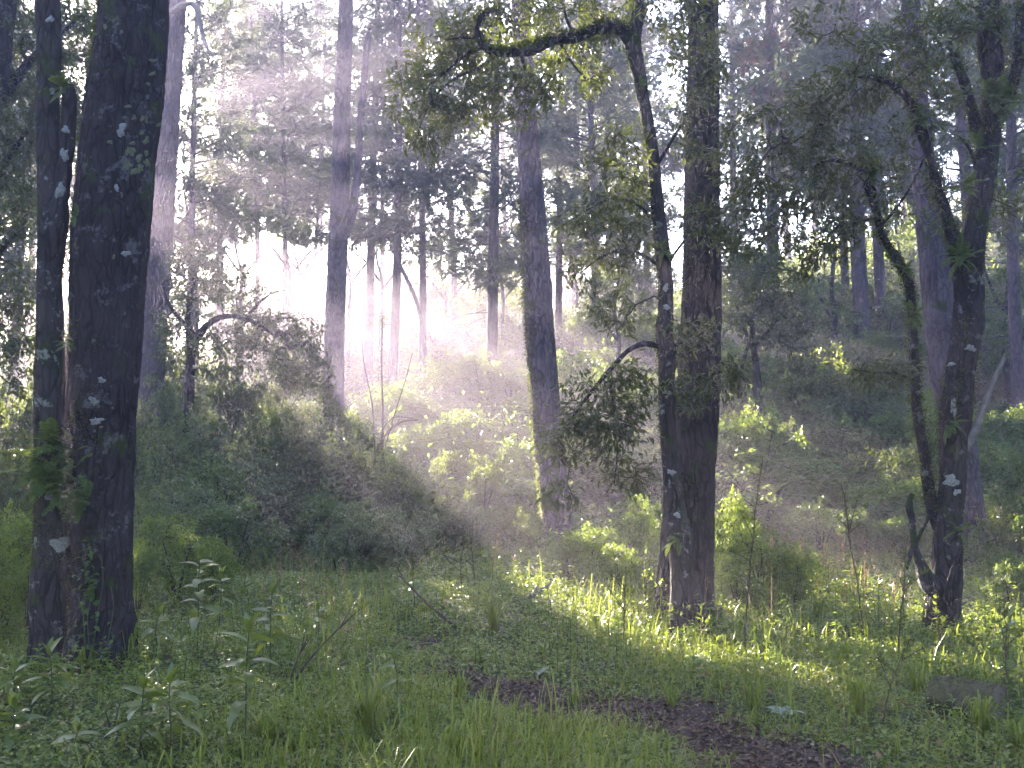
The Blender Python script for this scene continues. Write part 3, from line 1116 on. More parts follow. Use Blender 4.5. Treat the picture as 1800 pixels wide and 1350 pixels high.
for lst, dy, live in stems:
    Ps, Rs = px_pts(lst, [YG + dy * (k / (len(lst) - 1) + .3) for k in range(len(lst))])
    g = Geo()
    v_, d_, s_ = trunk(g, Ps, Rs, 20 if lst[0][2] > 12 else 8, .024, 'oak' if lst[0][2] > 12 else 'twig', 2.0 + dy + lst[0][0] * .01)
    g.build(('stem' if lst[0][2] > 12 else 'branch') if live else 'dead_branch', M['oak_bark'] if live else M['dead_wood'], oakG, G0, True)
    if live:
        gall.add(np.concatenate(g.v), np.concatenate(g.q), np.concatenate(g.t))
        Vs.append(v_)
        Ds.append(d_)
        skG += list(catmull(Ps, 30)[0])
bG2 = bvh_of(gall)
# low broken stubs at the foot of the trunk
g = Geo()
for lst, dy in (([(1655, 1040, 40), (1632, 1022, 34), (1622, 1000, 22), (1612, 975, 13), (1606, 950, 11), (1603, 915, 11), (1598, 888, 12), (1604, 868, 8)], -.12),
                ([(1606, 955, 8), (1600, 975, 9), (1592, 1000, 8)], -.14), ([(1608, 960, 7), (1622, 930, 6), (1634, 905, 5)], -.12), ([(1662, 1055, 12), (1672, 1010, 8), (1690, 960, 5)], -.25)):
    Ps, Rs = px_pts(lst, [YG + dy * (1 + .3 * k / len(lst)) for k in range(len(lst))])
    g = Geo()
    trunk(g, Ps, Rs, 18, .022, 'oak', 3.0 + dy)
    g.build('stub', M['grey_oak_bark'], oakG, G0, True)
gm = Geo()
Vs, Ds = np.concatenate(Vs), np.concatenate(Ds)
moss_fur(gm, Vs, Ds, r, (vnoise(Vs * 3.5) > .36), 9000, .028)
moss_fur(gm, Vg, Dg, r, (vnoise(Vg * 3.2) > .48), 7000, .022)
gm.build('moss', M['moss'], trG, G0, kind='stuff')
for px, py, w, h, b in ((1672, 845, 32, 22, bG), (1682, 865, 14, 12, bG), (1706, 612, 20, 12, bG), (1720, 592, 10, 14, bG), (1712, 655, 10, 8, bG), (1690, 795, 9, 9, bG), (1676, 718, 12, 34, bG2), (1672, 640, 16, 10, bG2),
                        (1626, 832, 11, 16, bG2), (1617, 735, 10, 14, bG2), (1688, 545, 9, 18, bG2), (1613, 690, 8, 10, bG2), (1605, 610, 8, 10, bG2), (1660, 700, 9, 12, bG), (1700, 700, 9, 12, bG), (1690, 925, 8, 9, bG), (1668, 980, 8, 9, bG)):
    patch(b, px, py, w, h, M['lichen' if w > 11 else 'lichen_dim'], 'lichen_patch', trG, G0, r)
gl, gt = Geo(), Geo()
T = blobs([(1570, 110, 100, 60, YG, .5, 48), (1480, 165, 100, 60, YG, .5, 50), (1400, 225, 90, 60, YG + .1, .5, 44), (1500, 275, 110, 60, YG + .1, .5, 50), (1390, 330, 90, 70, YG + .1, .5, 44), (1300, 285, 60, 80, YG + .1, .45, 26),
           (1430, 420, 80, 60, YG + .1, .45, 32), (1320, 410, 60, 60, YG + .1, .45, 22), (1620, 50, 90, 50, YG, .45, 34), (1700, 35, 60, 45, YG, .4, 22), (1640, 190, 60, 50, YG, .4, 20), (1510, 370, 60, 50, YG + .1, .4, 18),
           (1545, 655, 60, 28, YG - .2, .3, 20), (1610, 350, 60, 60, YG, .4, 12), (1780, 60, 40, 60, YG - .1, .4, 16), (1470, 40, 70, 50, YG + .2, .4, 14), (1370, 490, 60, 30, YG + .1, .4, 10), (1790, 330, 40, 80, YG, .4, 10)], r)
leafy(gl, gt, np.array(skG), T, r, 21, .074, .026, .15, .0024, .3, six=True)
top = at(1750, -400, YG)
T2 = np.concatenate([blob_points(r, top + np.array([dx, dy, dz]), (1.0, 1.0, .7), 36) for dx, dy, dz in ((-.8, .3, 0), (.8, .4, .3), (0, 1.0, .7), (-.9, -.4, .5))])
leafy(gl, gt, np.array(skG[:80] + [top]), T2, r, 11, .08, .027, .18, .003)
gt.build('twigs', M['twig'], oakG, G0, kind='stuff')
gl.build('crown', M['oak_leaf'], oakG, G0, kind='stuff')


# ------------------------------------------------------------------ pines with a trunk of their own
def big_pine(label, lst, Y, seed, H, cb, rmax, mat, segs=40, step=.03, flare=.12, knots=2, group='tall pines'):
    r = np.random.default_rng(seed)
    P, R = px_pts(lst, Y)
    P, R = rooted(P, R)
    o0 = P[0].copy()
    o0[2] = gz(o0)
    root = thing('pine_tree', label, 'tree', o0, group)
    d = nrm(P[-1] - P[-3])
    d = nrm(d * .5 + np.array([0, 0, .8]))
    top = P[-1] + d * (H - P[-1][2]) / d[2]
    n = len(P)
    g = Geo()
    V, D, S = trunk(g, P, R, segs, step, 'pine', seed * .37, flare, cap=False, knots=knots)
    P2 = np.array([P[-1] - (P[-1] - P[-2]) * .02, P[-1] * .6 + top * .4, P[-1] * .25 + top * .75, top])
    trunk(g, P2, [R[-1], R[-1] * .75, R[-1] * .4, .03], 12, .3, 'twig', 0.0)
    b = bvh_of(g) if False else None
    tr_ = g.build('trunk', mat, root, o0, True)
    gl, gt = Geo(), Geo()

    def fn(h):
        t = np.clip((h - P[-1][2]) / (top[2] - P[-1][2]), -.5, 1)
        return P[-1] + (top - P[-1]) * t
    pine_crown(gl, gt, (fn, cb, H), r, rmax, .8, True, 8, .30, .030)
    gt.build('branches', M['twig'], root, o0, kind='stuff')
    gl.build('crown', M['needle'], root, o0, kind='stuff')
    return root, o0, V, D, tr_, R


r = np.random.default_rng(41)
rootB, oB, VB, DB, _, _ = big_pine('pale lavender-barked pine right behind the big twin-stemmed oak', [(262, 800, 48), (266, 640, 46), (278, 450, 46), (288, 300, 44), (298, 150, 42), (307, 0, 40), (315, -150, 36)], 20.0, 5, 22, 11.5, 3.4, M['pine_bark'], 32, .05)
g = Geo()
Ps, Rs = px_pts([(300, 22, 12), (322, 8, 11), (342, 10, 10), (352, 40, 9), (360, 75, 7), (375, 100, 3)], 19.8)
trunk(g, Ps, Rs, 8, .06, 'twig', 1.0)
g.build('dead_branch', M['dead_wood'], rootB, oB, True)

rootC, oC, VC, DC, PC, RC = big_pine('tall forked pine with a snapped second stem, standing left of the beams', [(585, 800, 40), (587, 620, 36), (592, 480, 35), (598, 350, 33), (601, 200, 30), (607, 50, 27), (610, -100, 25)], 23.0, 6, 24, 14.0, 3.2, M['pine_bark'], 32, .05)
g = Geo()
Ps, Rs = px_pts([(600, 415, 26), (616, 380, 20), (626, 330, 15), (632, 240, 13), (638, 160, 12), (644, 95, 12), (648, 62, 10), (651, 50, 4)], 22.9)
trunk(g, Ps, Rs, 14, .06, 'pine', 1.0)
snC = g.build('snapped_stem', M['pine_bark'], rootC, oC, True)
for lst in ([(636, 195, 5), (650, 190, 7), (662, 192, 4), (672, 180, 2)], [(615, 28, 4), (628, 18, 4), (640, 8, 2)], [(640, 205, 3), (655, 240, 3), (665, 270, 1)]):
    Ps, Rs = px_pts(lst, 22.8)
    g = Geo()
    trunk(g, Ps, Rs, 6, .08, 'twig', 2.0)
    g.build('dead_branch', M['dead_wood'], snC, oC, True)


rootD, oD, VD, DD, trD, _ = big_pine('leaning mossy pine standing in the pink light beams', [(985, 965, 58), (975, 880, 52), (964, 780, 51), (957, 680, 50), (948, 560, 49), (941, 440, 47), (933, 320, 42), (925, 200, 38), (918, 60, 34), (912, -120, 30)], 15.4, 9, 22, 10.5, 4.4, M['pine_bark'], 48, .03, .10, 4)
gm = Geo()
moss_fur(gm, VD, DD, r, (DD[:, 0] < -.45) & (px_of(VD)[1] > 350), 4200, .035)
gm.build('moss', M['moss'], trD, oD, kind='stuff')

rootE, oE, VE, DE, trE, _ = big_pine('thick dark straight pine behind the slender crooked oak', [(1200, 1070, 96), (1205, 1000, 92), (1210, 900, 88), (1218, 800, 80), (1228, 680, 74), (1233, 560, 70), (1234, 400, 64), (1235, 250, 60), (1236, 100, 55), (1236, -80, 52), (1238, -250, 48)], 10.4, 12, 20, 8.5, 4.4, M['dark_pine_bark'], 72, .02, .24, 3)
gm = Geo()
moss_fur(gm, VE, DE, r, (vnoise(VE * 3) > .55) & (DE[:, 0] < .1) & (px_of(VE)[1] > 300), 2600, .025)
gm.build('moss', M['moss'], trE, oE, kind='stuff')

rootH, oH, VH, DH, _, _ = big_pine('pale lichen-spotted pine leaning behind the fern-hung oak', [(1712, 960, 48), (1702, 870, 46), (1690, 780, 48), (1668, 680, 52), (1652, 560, 52), (1640, 440, 50), (1626, 320, 42), (1614, 200, 38), (1604, 80, 34), (1596, -100, 30)], 14.6, 15, 22, 10.5, 4.4, M['pine_bark'], 44, .03, .10, 4)

# ------------------------------------------------------------------ pines of the wood behind
# picture column of the trunk (row 500), forward distance, trunk diameter, height, crown base above ground, crown radius, kind
BG = [(-420, 34, .35, 19, 3.5, 3.2), (-330, 42, .35, 21, 4.0, 3.2), (-250, 30, .3, 18, 4.0, 3.0), (-160, 38, .35, 20, 4.5, 3.2), (-90, 29, .3, 18, 5.0, 2.8), (-30, 44, .35, 21, 5.0, 3.2),  # columns left of the picture: pines added to shade the foreground
      (22, 33, .28, 18, 6.0, 2.7), (48, 41, .3, 19, 6.0, 2.9), (150, 37, .3, 19, 5.5, 2.9), (215, 45, .3, 20, 6.5, 3.0),
      (332, 29, .22, 17, 4.6, 2.6), (378, 37, .26, 19, 6.0, 2.8), (420, 44, .28, 20, 7.0, 2.8), (457, 36, .21, 18, 6.8, 2.5), (482, 47, .24, 20, 7.0, 2.7), (500, 34, .20, 19, 6.0, 2.5),
      (530, 48, .24, 20, 7.5, 2.6), (547, 42, .20, 19, 7.5, 2.4), (560, 52, .20, 20, 7.5, 2.7),
      (646, 33, .30, 20, 7.0, 2.6), (668, 43, .26, 20, 7.5, 2.7), (692, 31, .28, 19, 6.8, 2.7), (742, 32, .24, 19, 6.4, 2.6), (800, 41, .28, 20, 6.5, 2.8), (868, 29, .32, 20, 5.2, 2.8), (886, 46, .26, 20, 5.5, 2.8),
      (985, 34, .24, 18, 5.0, 2.7), (1012, 46, .26, 19, 5.0, 2.8), (1050, 32, .24, 19, 5.2, 2.7), (1074, 38, .26, 20, 5.0, 2.8), (1105, 46, .28, 20, 5.0, 2.9), (1142, 36, .25, 19, 5.0, 2.7),
      (1296, 38, .28, 19, 4.5, 2.9), (1362, 30, .36, 20, 5.0, 2.9), (1388, 43, .28, 19, 4.0, 2.9), (1442, 45, .3, 20, 3.5, 3.0), (1488, 31, .26, 19, 5.5, 2.6), (1520, 27, .42, 20, 6.5, 2.6), (1553, 28, .30, 19, 6.0, 2.6),
      (1602, 42, .3, 19, 4.0, 3.0), (1731, 24, .30, 19, 6.5, 2.5), (1790, 21, .26, 18, 6.5, 2.3), (1760, 38, .3, 19, 4.0, 3.0), (1860, 30, .32, 19, 4.0, 3.0)]
desc = []
for px, Y, dia, H, cb, rm in BG:
    desc.append('sturdy hazy background pine' if dia > .31 else ('thin pale distant pine' if Y > 40 else 'slender hazy background pine'))
labs = ordinal_labels([b[0] for b in BG], desc)
_SC = {}


def shared_crown(k):
    if k not in _SC:
        gl, gt = Geo(), Geo()
        pine_crown(gl, gt, (lambda h: np.array([0, 0, h]), 0.0, 13.0), np.random.default_rng(850 + k), 2.8, 1.0, False, 7, .36, .044)
        _SC[k] = (gt.mesh('pine_branches', M['twig']), gl.mesh('pine_needles', M['needle']))
    return _SC[k]


for i, (px, Y, dia, H, cb, rm) in enumerate(BG):
    H = H - 0.8
    if px > 200:
        cb = max(2.6, cb - 2.1)
    r = np.random.default_rng(900 + i)
    x = (px - 900) / F * Y
    b0 = np.array([x, Y, 0.0])
    b0[2] = gz(b0)
    root = thing('pine_tree', labs[i], 'tree', b0, 'background pines')
    lean = r.normal(0, .018, 2)
    wob = r.uniform(-.08, .08, (5, 2))

    def fn(h, b0=b0, lean=lean, wob=wob, H=H):
        t = h - b0[2]
        w = np.array([np.interp(t, [0, H * .25, H * .5, H * .75, H], wob[:, k]) for k in (0, 1)])
        return b0 + np.array([lean[0] * t + w[0], lean[1] * t + w[1], t])
    hs = np.array([-.2, .4, H * .2, H * .4, H * .6, H * .8, H]) + b0[2]
    P = np.array([fn(h) for h in hs])
    R = dia * .5 * np.array([1.15, 1.05, .95, .8, .6, .38, .1])
    g = Geo()
    trunk(g, P, R, 14, .2, 'pine', 3.3 * i, .08)
    # dead snags below the crown
    n = 9
    st, rr_ = [], []
    for k in range(n):
        h = b0[2] + r.uniform(2.0, cb + 1)
        a = r.uniform(0, 6.28)
        L = r.uniform(.3, 1.3)
        d = np.array([math.cos(a), math.sin(a), r.uniform(-.25, .25)])
        p0 = fn(h)
        st.append([p0, p0 + d * L * .4, p0 + d * L * .75 - [0, 0, .05 * L], p0 + d * L - [0, 0, .15 * L]])
        rr_.append([.018, .013, .009, .004])
    tubes(g, np.array(st), np.array(rr_), 4)
    g.build('trunk', M['pine_bark'] if i % 3 else M['dark_pine_bark'], root, b0, True)
    far = Y > 40
    hc = np.linspace(b0[2] + cb, b0[2] + H, 24)
    axis_p = np.array([fn(h) for h in hc])
    near_gap = False
    for s0, rs in SHAFTS:
        d_ = axis_p - s0
        a_ = d_ @ SUN
        near_gap |= bool(((a_ > 4) & (np.linalg.norm(d_ - a_[:, None] * SUN, axis=1) < rs + rm + .3)).any())
    if near_gap:
        gl, gt = Geo(), Geo()
        pine_crown(gl, gt, (fn, b0[2] + cb, b0[2] + H), r, rm, .85 if far else 1.0, True, 6, .36, .056 if far else .046)
        gt.build('branches', M['twig'], root, b0, kind='stuff')
        gl.build('crown', M['needle'], root, b0, kind='stuff')
    else:
        pb, pc = shared_crown(i % 4)
        for nm, me in (('branches', pb), ('crown', pc)):
            c_ = put(nm, me)
            c_.parent = root
            c_.location = tuple(fn(b0[2] + cb) - b0)
            c_.rotation_euler = (-lean[1], lean[0], r.uniform(0, 6.28))
            c_.scale = (rm / 2.8, rm / 2.8, (H - cb) / 13.0)
            c_['kind'] = 'stuff'
    if px == 1362:
        gl, gt = Geo(), Geo()
        q = blob_points(r, at(1352, 120, Y - 1.0), (.9, .9, 1.3), 160)
        needles(gl, q, rvec(r, len(q)), r, 11, .30, .02)
        gl.build('dead_needles', M['dead_needle'], root, b0, kind='stuff')

# unseen pines added round the clearing, beside and behind the viewer: they shade it from the low sky
RING = [(-9, -2), (-12, 4), (-7, -8), (-2, -11), (4, -9), (9, -6), (12, 1), (11, 7), (15, 12), (-13, 10), (-16, 16), (17, -3), (0, -18), (-10, -15), (10, -15), (18, 6), (-19, 2), (20, 18), (-22, 22), (-17, -8), (16, -12), (23, 26)]
for i, (x, y) in enumerate(RING):
    r = np.random.default_rng(1300 + i)
    b0 = np.array([x + r.normal(0, .6), y + r.normal(0, .6), 0.0])
    b0[2] = gz(b0)
    side = 'left of' if x < 0 else 'right of'
    lab = f'{ORD[i % 11]} added shade pine {"behind the viewer" if y < -1 else "outside the picture"}, {side} the clearing, {"near" if i < 11 else "far"} ring'
    root = thing('pine_tree', lab, 'tree', b0, 'added shade pines round the clearing')
    H, cb = r.uniform(15, 18), r.uniform(2.0, 3.5)
    if i > 21:
        cb = 8.0
    P = b0 + np.array([[0, 0, -.2], [.02, 0, H * .25], [-.03, .02, H * .6], [0, 0, H]])
    g = Geo()
    trunk(g, P, [.2, .17, .11, .02], 12, .2, 'pine', i * 2.1, .08)
    g.build('trunk', M['pine_bark'], root, b0, True)
    pb, pc = shared_crown(i % 4)
    for nm, me in (('branches', pb), ('crown', pc)):
        c_ = put(nm, me)
        c_.parent = root
        c_.location = (0, 0, cb)
        c_.rotation_euler = (0, 0, r.uniform(0, 6.28))
        c_.scale = (1.65, 1.65, (H - cb) / 13.0)
        c_['kind'] = 'stuff'

# ------------------------------------------------------------------ smaller broadleaf trees of the middle distance
def small_tree(label, Y, base_px, limbs, blob_list, seed, mat, per=20, ln=.07, wd=.028, group='understorey trees', gap=True, r0=.004, name='oak_tree', bark='oak_bark', spread=.2):
    r = np.random.default_rng(seed)
    o0 = base_at(base_px, Y)
    root = thing(name, label, 'tree', o0, group)
    sk = []
    for k, lst in enumerate(limbs):
        P, R = px_pts(lst, [Y + (.12 * j * (1 if k % 2 else -1)) for j in range(len(lst))])
        if k == 0:
            P, R = rooted(P, R)
        g = Geo()
        trunk(g, P, R, 12, .08, 'oak' if lst[0][2] / F * Y > .1 else 'twig', seed * .1 + k)
        g.build('trunk' if k == 0 else 'limb', M[bark], root, o0, True)
        sk += list(catmull(P, 24)[0][6 if k == 0 else 0:])
    gl, gt = Geo(), Geo()
    leafy(gl, gt, np.array(sk), blobs(blob_list, r), r, per, ln, wd, spread, r0, .25, gap=gap)
    gt.build('branches', M['twig'], root, o0, kind='stuff')
    gl.build('crown', M[mat], root, o0, kind='stuff')
    return root


small_tree('dark oak whose leaves fill the corner left of the twin-stemmed oak', 12.5, -70,
           [[(-70, 900, 60), (-66, 600, 54), (-40, 300, 44), (0, 120, 34), (20, -60, 26)], [(-50, 380, 26), (0, 300, 16), (40, 240, 8)], [(-20, 200, 24), (60, 100, 14), (130, 40, 8)], [(-64, 520, 24), (0, 440, 14), (40, 400, 6)]],
           [(15, 60, 60, 90, 12.5, .7, 90), (25, 210, 55, 90, 12.5, .7, 90), (15, 360, 50, 80, 12.5, .7, 70), (130, 60, 45, 90, 12.8, .6, 60), (140, 190, 30, 60, 12.8, .5, 30), (10, 520, 45, 70, 12.5, .6, 40), (40, 640, 35, 60, 12.3, .5, 24), (80, -80, 120, 60, 12.5, .8, 40)], 301, 'dark_leaf', 24, .095, .034, 'understorey trees', False)
small_tree('dark round-crowned oak on the bank right of the thick dark pine', 21.5, 1332,
           [[(1331, 690, 16), (1329, 640, 13), (1322, 590, 11), (1330, 540, 8), (1345, 470, 5)], [(1326, 620, 8), (1306, 570, 6), (1290, 520, 4)], [(1300, 700, 9), (1306, 640, 8), (1318, 600, 6)], [(1328, 610, 7), (1370, 560, 5), (1400, 540, 3)]],
           [(1350, 500, 75, 50, 21.5, 1.0, 110), (1300, 545, 50, 45, 21.5, .8, 60), (1395, 560, 45, 60, 21.3, .8, 70), (1350, 570, 60, 40, 21.2, .8, 60), (1410, 640, 25, 35, 21.2, .5, 24), (1320, 455, 50, 30, 21.6, .8, 34)], 302, 'dark_leaf', 24, .09, .042)
small_tree('dark arching oak over the thicket between the twin-stemmed oak and forked pine', 18.0, 332,
           [[(330, 800, 20), (333, 700, 18), (336, 620, 16), (352, 585, 13), (378, 562, 11), (410, 556, 10), (450, 568, 8), (485, 592, 5)], [(336, 620, 12), (330, 560, 9), (340, 500, 7), (350, 450, 4)], [(345, 590, 7), (300, 540, 6), (285, 500, 3)], [(430, 560, 6), (470, 520, 4), (500, 510, 2)]],
           [(345, 480, 50, 60, 18, .9, 80), (420, 520, 60, 45, 18, .8, 60), (470, 590, 70, 45, 17.8, .8, 80), (540, 650, 70, 50, 17.6, .8, 80), (310, 600, 40, 60, 18, .8, 50), (390, 620, 60, 45, 17.6, .8, 50), (540, 590, 30, 40, 18, .5, 20), (600, 700, 45, 60, 17.8, .7, 50)], 303, 'dark_leaf', 22, .08, .036)
small_tree('thin sunlit sapling with several upright stems, right of the forked pine', 19.0, 668,
           [[(672, 830, 4), (673, 740, 3.5), (671, 650, 2.5), (672, 560, 1.2)], [(660, 830, 3), (655, 720, 2.5), (640, 640, 2), (636, 600, 1)], [(668, 820, 3), (690, 740, 2.2), (712, 670, 1.6), (725, 620, 1)], [(650, 830, 3), (636, 780, 2.2), (628, 720, 1.4)], [(680, 840, 3), (670, 770, 2.4), (690, 735, 1.8), (725, 735, 1)]],
           [(672, 600, 18, 50, 19, .3, 34), (640, 640, 22, 40, 19, .3, 30), (712, 650, 22, 40, 19, .3, 30), (655, 720, 30, 40, 19, .4, 20), (700, 780, 40, 30, 19, .4, 26), (630, 740, 20, 40, 19, .3, 14)], 304, 'lime_leaf', 16, .065, .03, 'understorey trees', True, .002, 'sapling', 'twig')
small_tree('feathery green tree filling the gap right of the fern-hung oak', 23.0, 1770,
           [[(1772, 700, 14), (1768, 600, 12), (1775, 480, 9), (1780, 380, 6)], [(1770, 560, 7), (1740, 500, 5), (1725, 450, 3)]],
           [(1775, 520, 50, 60, 23, 1.0, 80), (1740, 600, 45, 60, 23, .9, 60), (1790, 420, 40, 50, 23, .9, 40), (1800, 620, 40, 60, 23, .9, 50)], 305, 'bush_leaf', 22, .10, .05)
small_tree('pale green bushy tree on the bank between round-crowned oak and leaning pale pine', 27.0, 1470,
           [[(1465, 620, 12), (1468, 560, 10), (1462, 500, 8), (1470, 430, 5)], [(1466, 570, 6), (1440, 520, 4), (1425, 490, 3)]],
           [(1465, 560, 45, 40, 27, 1.1, 70), (1440, 510, 40, 35, 27, 1.0, 40), (1580, 560, 40, 50, 27.5, 1.0, 50), (1470, 620, 60, 35, 26.5, 1.0, 60)], 306, 'bush_leaf', 22, .11, .055)
small_tree('dim distant oak between the leaning mossy pine and thick dark pine', 26.0, 1085,
           [[(1085, 660, 10), (1088, 600, 8), (1080, 540, 6), (1090, 480, 4)], [(1086, 600, 5), (1060, 560, 4), (1040, 520, 2)], [(1086, 580, 5), (1115, 540, 3)]],
           [(1085, 500, 60, 50, 26, 1.0, 60), (1040, 540, 40, 40, 26, .9, 36), (1125, 560, 35, 50, 26, .9, 36)], 307, 'olive_leaf', 20, .10, .05)
small_tree('small dark oak standing against the white sky, right of the pale lavender pine', 30.0, 340,
           [[(345, 560, 10), (342, 470, 8), (332, 400, 6), (325, 340, 4)], [(342, 480, 6), (365, 420, 4), (375, 370, 3)], [(340, 460, 5), (315, 420, 4), (305, 390, 2)]],
           [(335, 390, 50, 45, 30, 1.2, 60), (385, 350, 50, 50, 30, 1.2, 50), (350, 450, 45, 40, 30, 1.0, 36), (410, 390, 40, 40, 30, 1.2, 30), (385, 490, 40, 35, 30, 1.0, 30)], 308, 'dark_leaf', 20, .12, .055)

for lab_, Y, bp, rows, seed, mt in (('dark leafy oak at the far left edge, behind the thicket', 25.0, 30, (330, 600), 311, 'dark_leaf'), ('added light-blocking oak hidden behind the twin-stemmed oak, showing between its stems', 28.0, 175, (320, 600), 312, 'dark_leaf'),  # the oak hidden behind the twin stems is added to block sunlight
                                    ('added light-blocking olive oak, unseen left of the picture', 30.0, -110, (280, 600), 313, 'olive_leaf'), ('tall dim oak added to block light just right of the pale lavender pine', 33.0, 420, (390, 545), 314, 'dark_leaf'),  # the oak left of the picture is unseen, added as a sun blocker
                                    ('wispy oak added to block light in the bright gap left of the forked pine', 38.0, 522, (395, 530), 315, 'olive_leaf'), ('leafy oak added to block light in the bright gap, third right of the pale pine', 33.0, 506, (395, 530), 323, 'bush_leaf'), ('dim oak added right behind the forked pine to block light', 34.0, 612, (400, 550), 324, 'dark_leaf'), ('hazy oak added to block light just right of the forked pine', 35.0, 668, (410, 560), 325, 'olive_leaf'),  # oaks in and beside the bright gap are added to block light between beams
                                    ('smoky oak on the ridge, first left of the leaning mossy pine', 36.0, 880, (410, 600), 316, 'olive_leaf'), ('smoky oak on the ridge midway between forked and leaning mossy pine', 39.0, 780, (430, 600), 317, 'bush_leaf'),
                                    ('smoky oak on the ridge, first right of the leaning mossy pine', 36.0, 1010, (400, 600), 318, 'dark_leaf'), ('dim ridge oak seen through the leaves of the crooked oak', 34.0, 1120, (400, 600), 319, 'dark_leaf'),
                                    ('dim ridge oak right of the thick dark pine, above the round-crowned oak', 33.0, 1290, (380, 600), 320, 'dark_leaf'), ('green ridge oak left of the leaning pale pine', 34.0, 1580, (350, 560), 321, 'bush_leaf')):
    t_, b_ = rows
    m_ = (t_ + b_) / 2
    small_tree(lab_, Y, bp, [[(bp, b_ + 40, 7), (bp + 4, m_ + 20, 6), (bp - 6, t_ + 40, 4), (bp, t_ - 10, 2)], [(bp, m_ + 30, 4), (bp + 30, m_ - 10, 4), (bp + 50, m_ - 30, 2)], [(bp, m_ + 10, 6), (bp - 30, m_ - 30, 4), (bp - 48, m_ - 40, 2)]],
               [(bp - 30, m_ - 30, 40, (b_ - t_) * .3, Y, 1.3, 84), (bp + 30, m_ - 10, 40, (b_ - t_) * .3, Y, 1.3, 84), (bp, t_ + 20, 45, 40, Y, 1.3, 64), (bp, m_ + 30, 45, 40, Y, 1.2, 60)], seed, mt, 22, .13, .06, r0=.005)


# ------------------------------------------------------------------ shrubs
def shrub_proto(seed, mat, ln, wd, n=260, per=16):
    """a bush about 1 m in radius and 1.8 m tall around the origin: (stems mesh, foliage mesh)"""
    r = np.random.default_rng(seed)
    gl, gt = Geo(), Geo()
    sk = [np.zeros(3)]
    for k in range(7):
        a = r.uniform(0, 6.28)
        e = np.array([math.cos(a) * r.uniform(.15, .5), math.sin(a) * r.uniform(.15, .5), r.uniform(.7, 1.25)])
        q = np.linspace(0, 1, 7)[:, None]
        p = e * q + np.array([0, 0, .12]) * np.sin(q * 3.14)
        sk += list(p[1:])
        tubes(gt, np.array([p]), np.array([np.linspace(.022, .009, 7)]), 5)
    T = []
    for k in range(9):
        a = 6.28 * k / 9 + r.uniform(-.3, .3)
        rr = r.uniform(.25, .66)
        c = np.array([math.cos(a) * rr, math.sin(a) * rr, r.uniform(.45, 1.35)])
        T.append(blob_points(r, c, (.36, .36, .34), n // 10))
    T.append(blob_points(r, (0, 0, 1.25), (.42, .42, .5), n // 10 + n % 10))
    T = np.concatenate(T)
    T[:, 2] = np.maximum(T[:, 2], .06)
    leafy(gl, gt, np.array(sk), T, r, per, ln, wd, .13, .003, .05, kink=.1, twig_sides=3)
    return gt.mesh('shrub_stems', M['twig']), gl.mesh('shrub_foliage', M[mat])


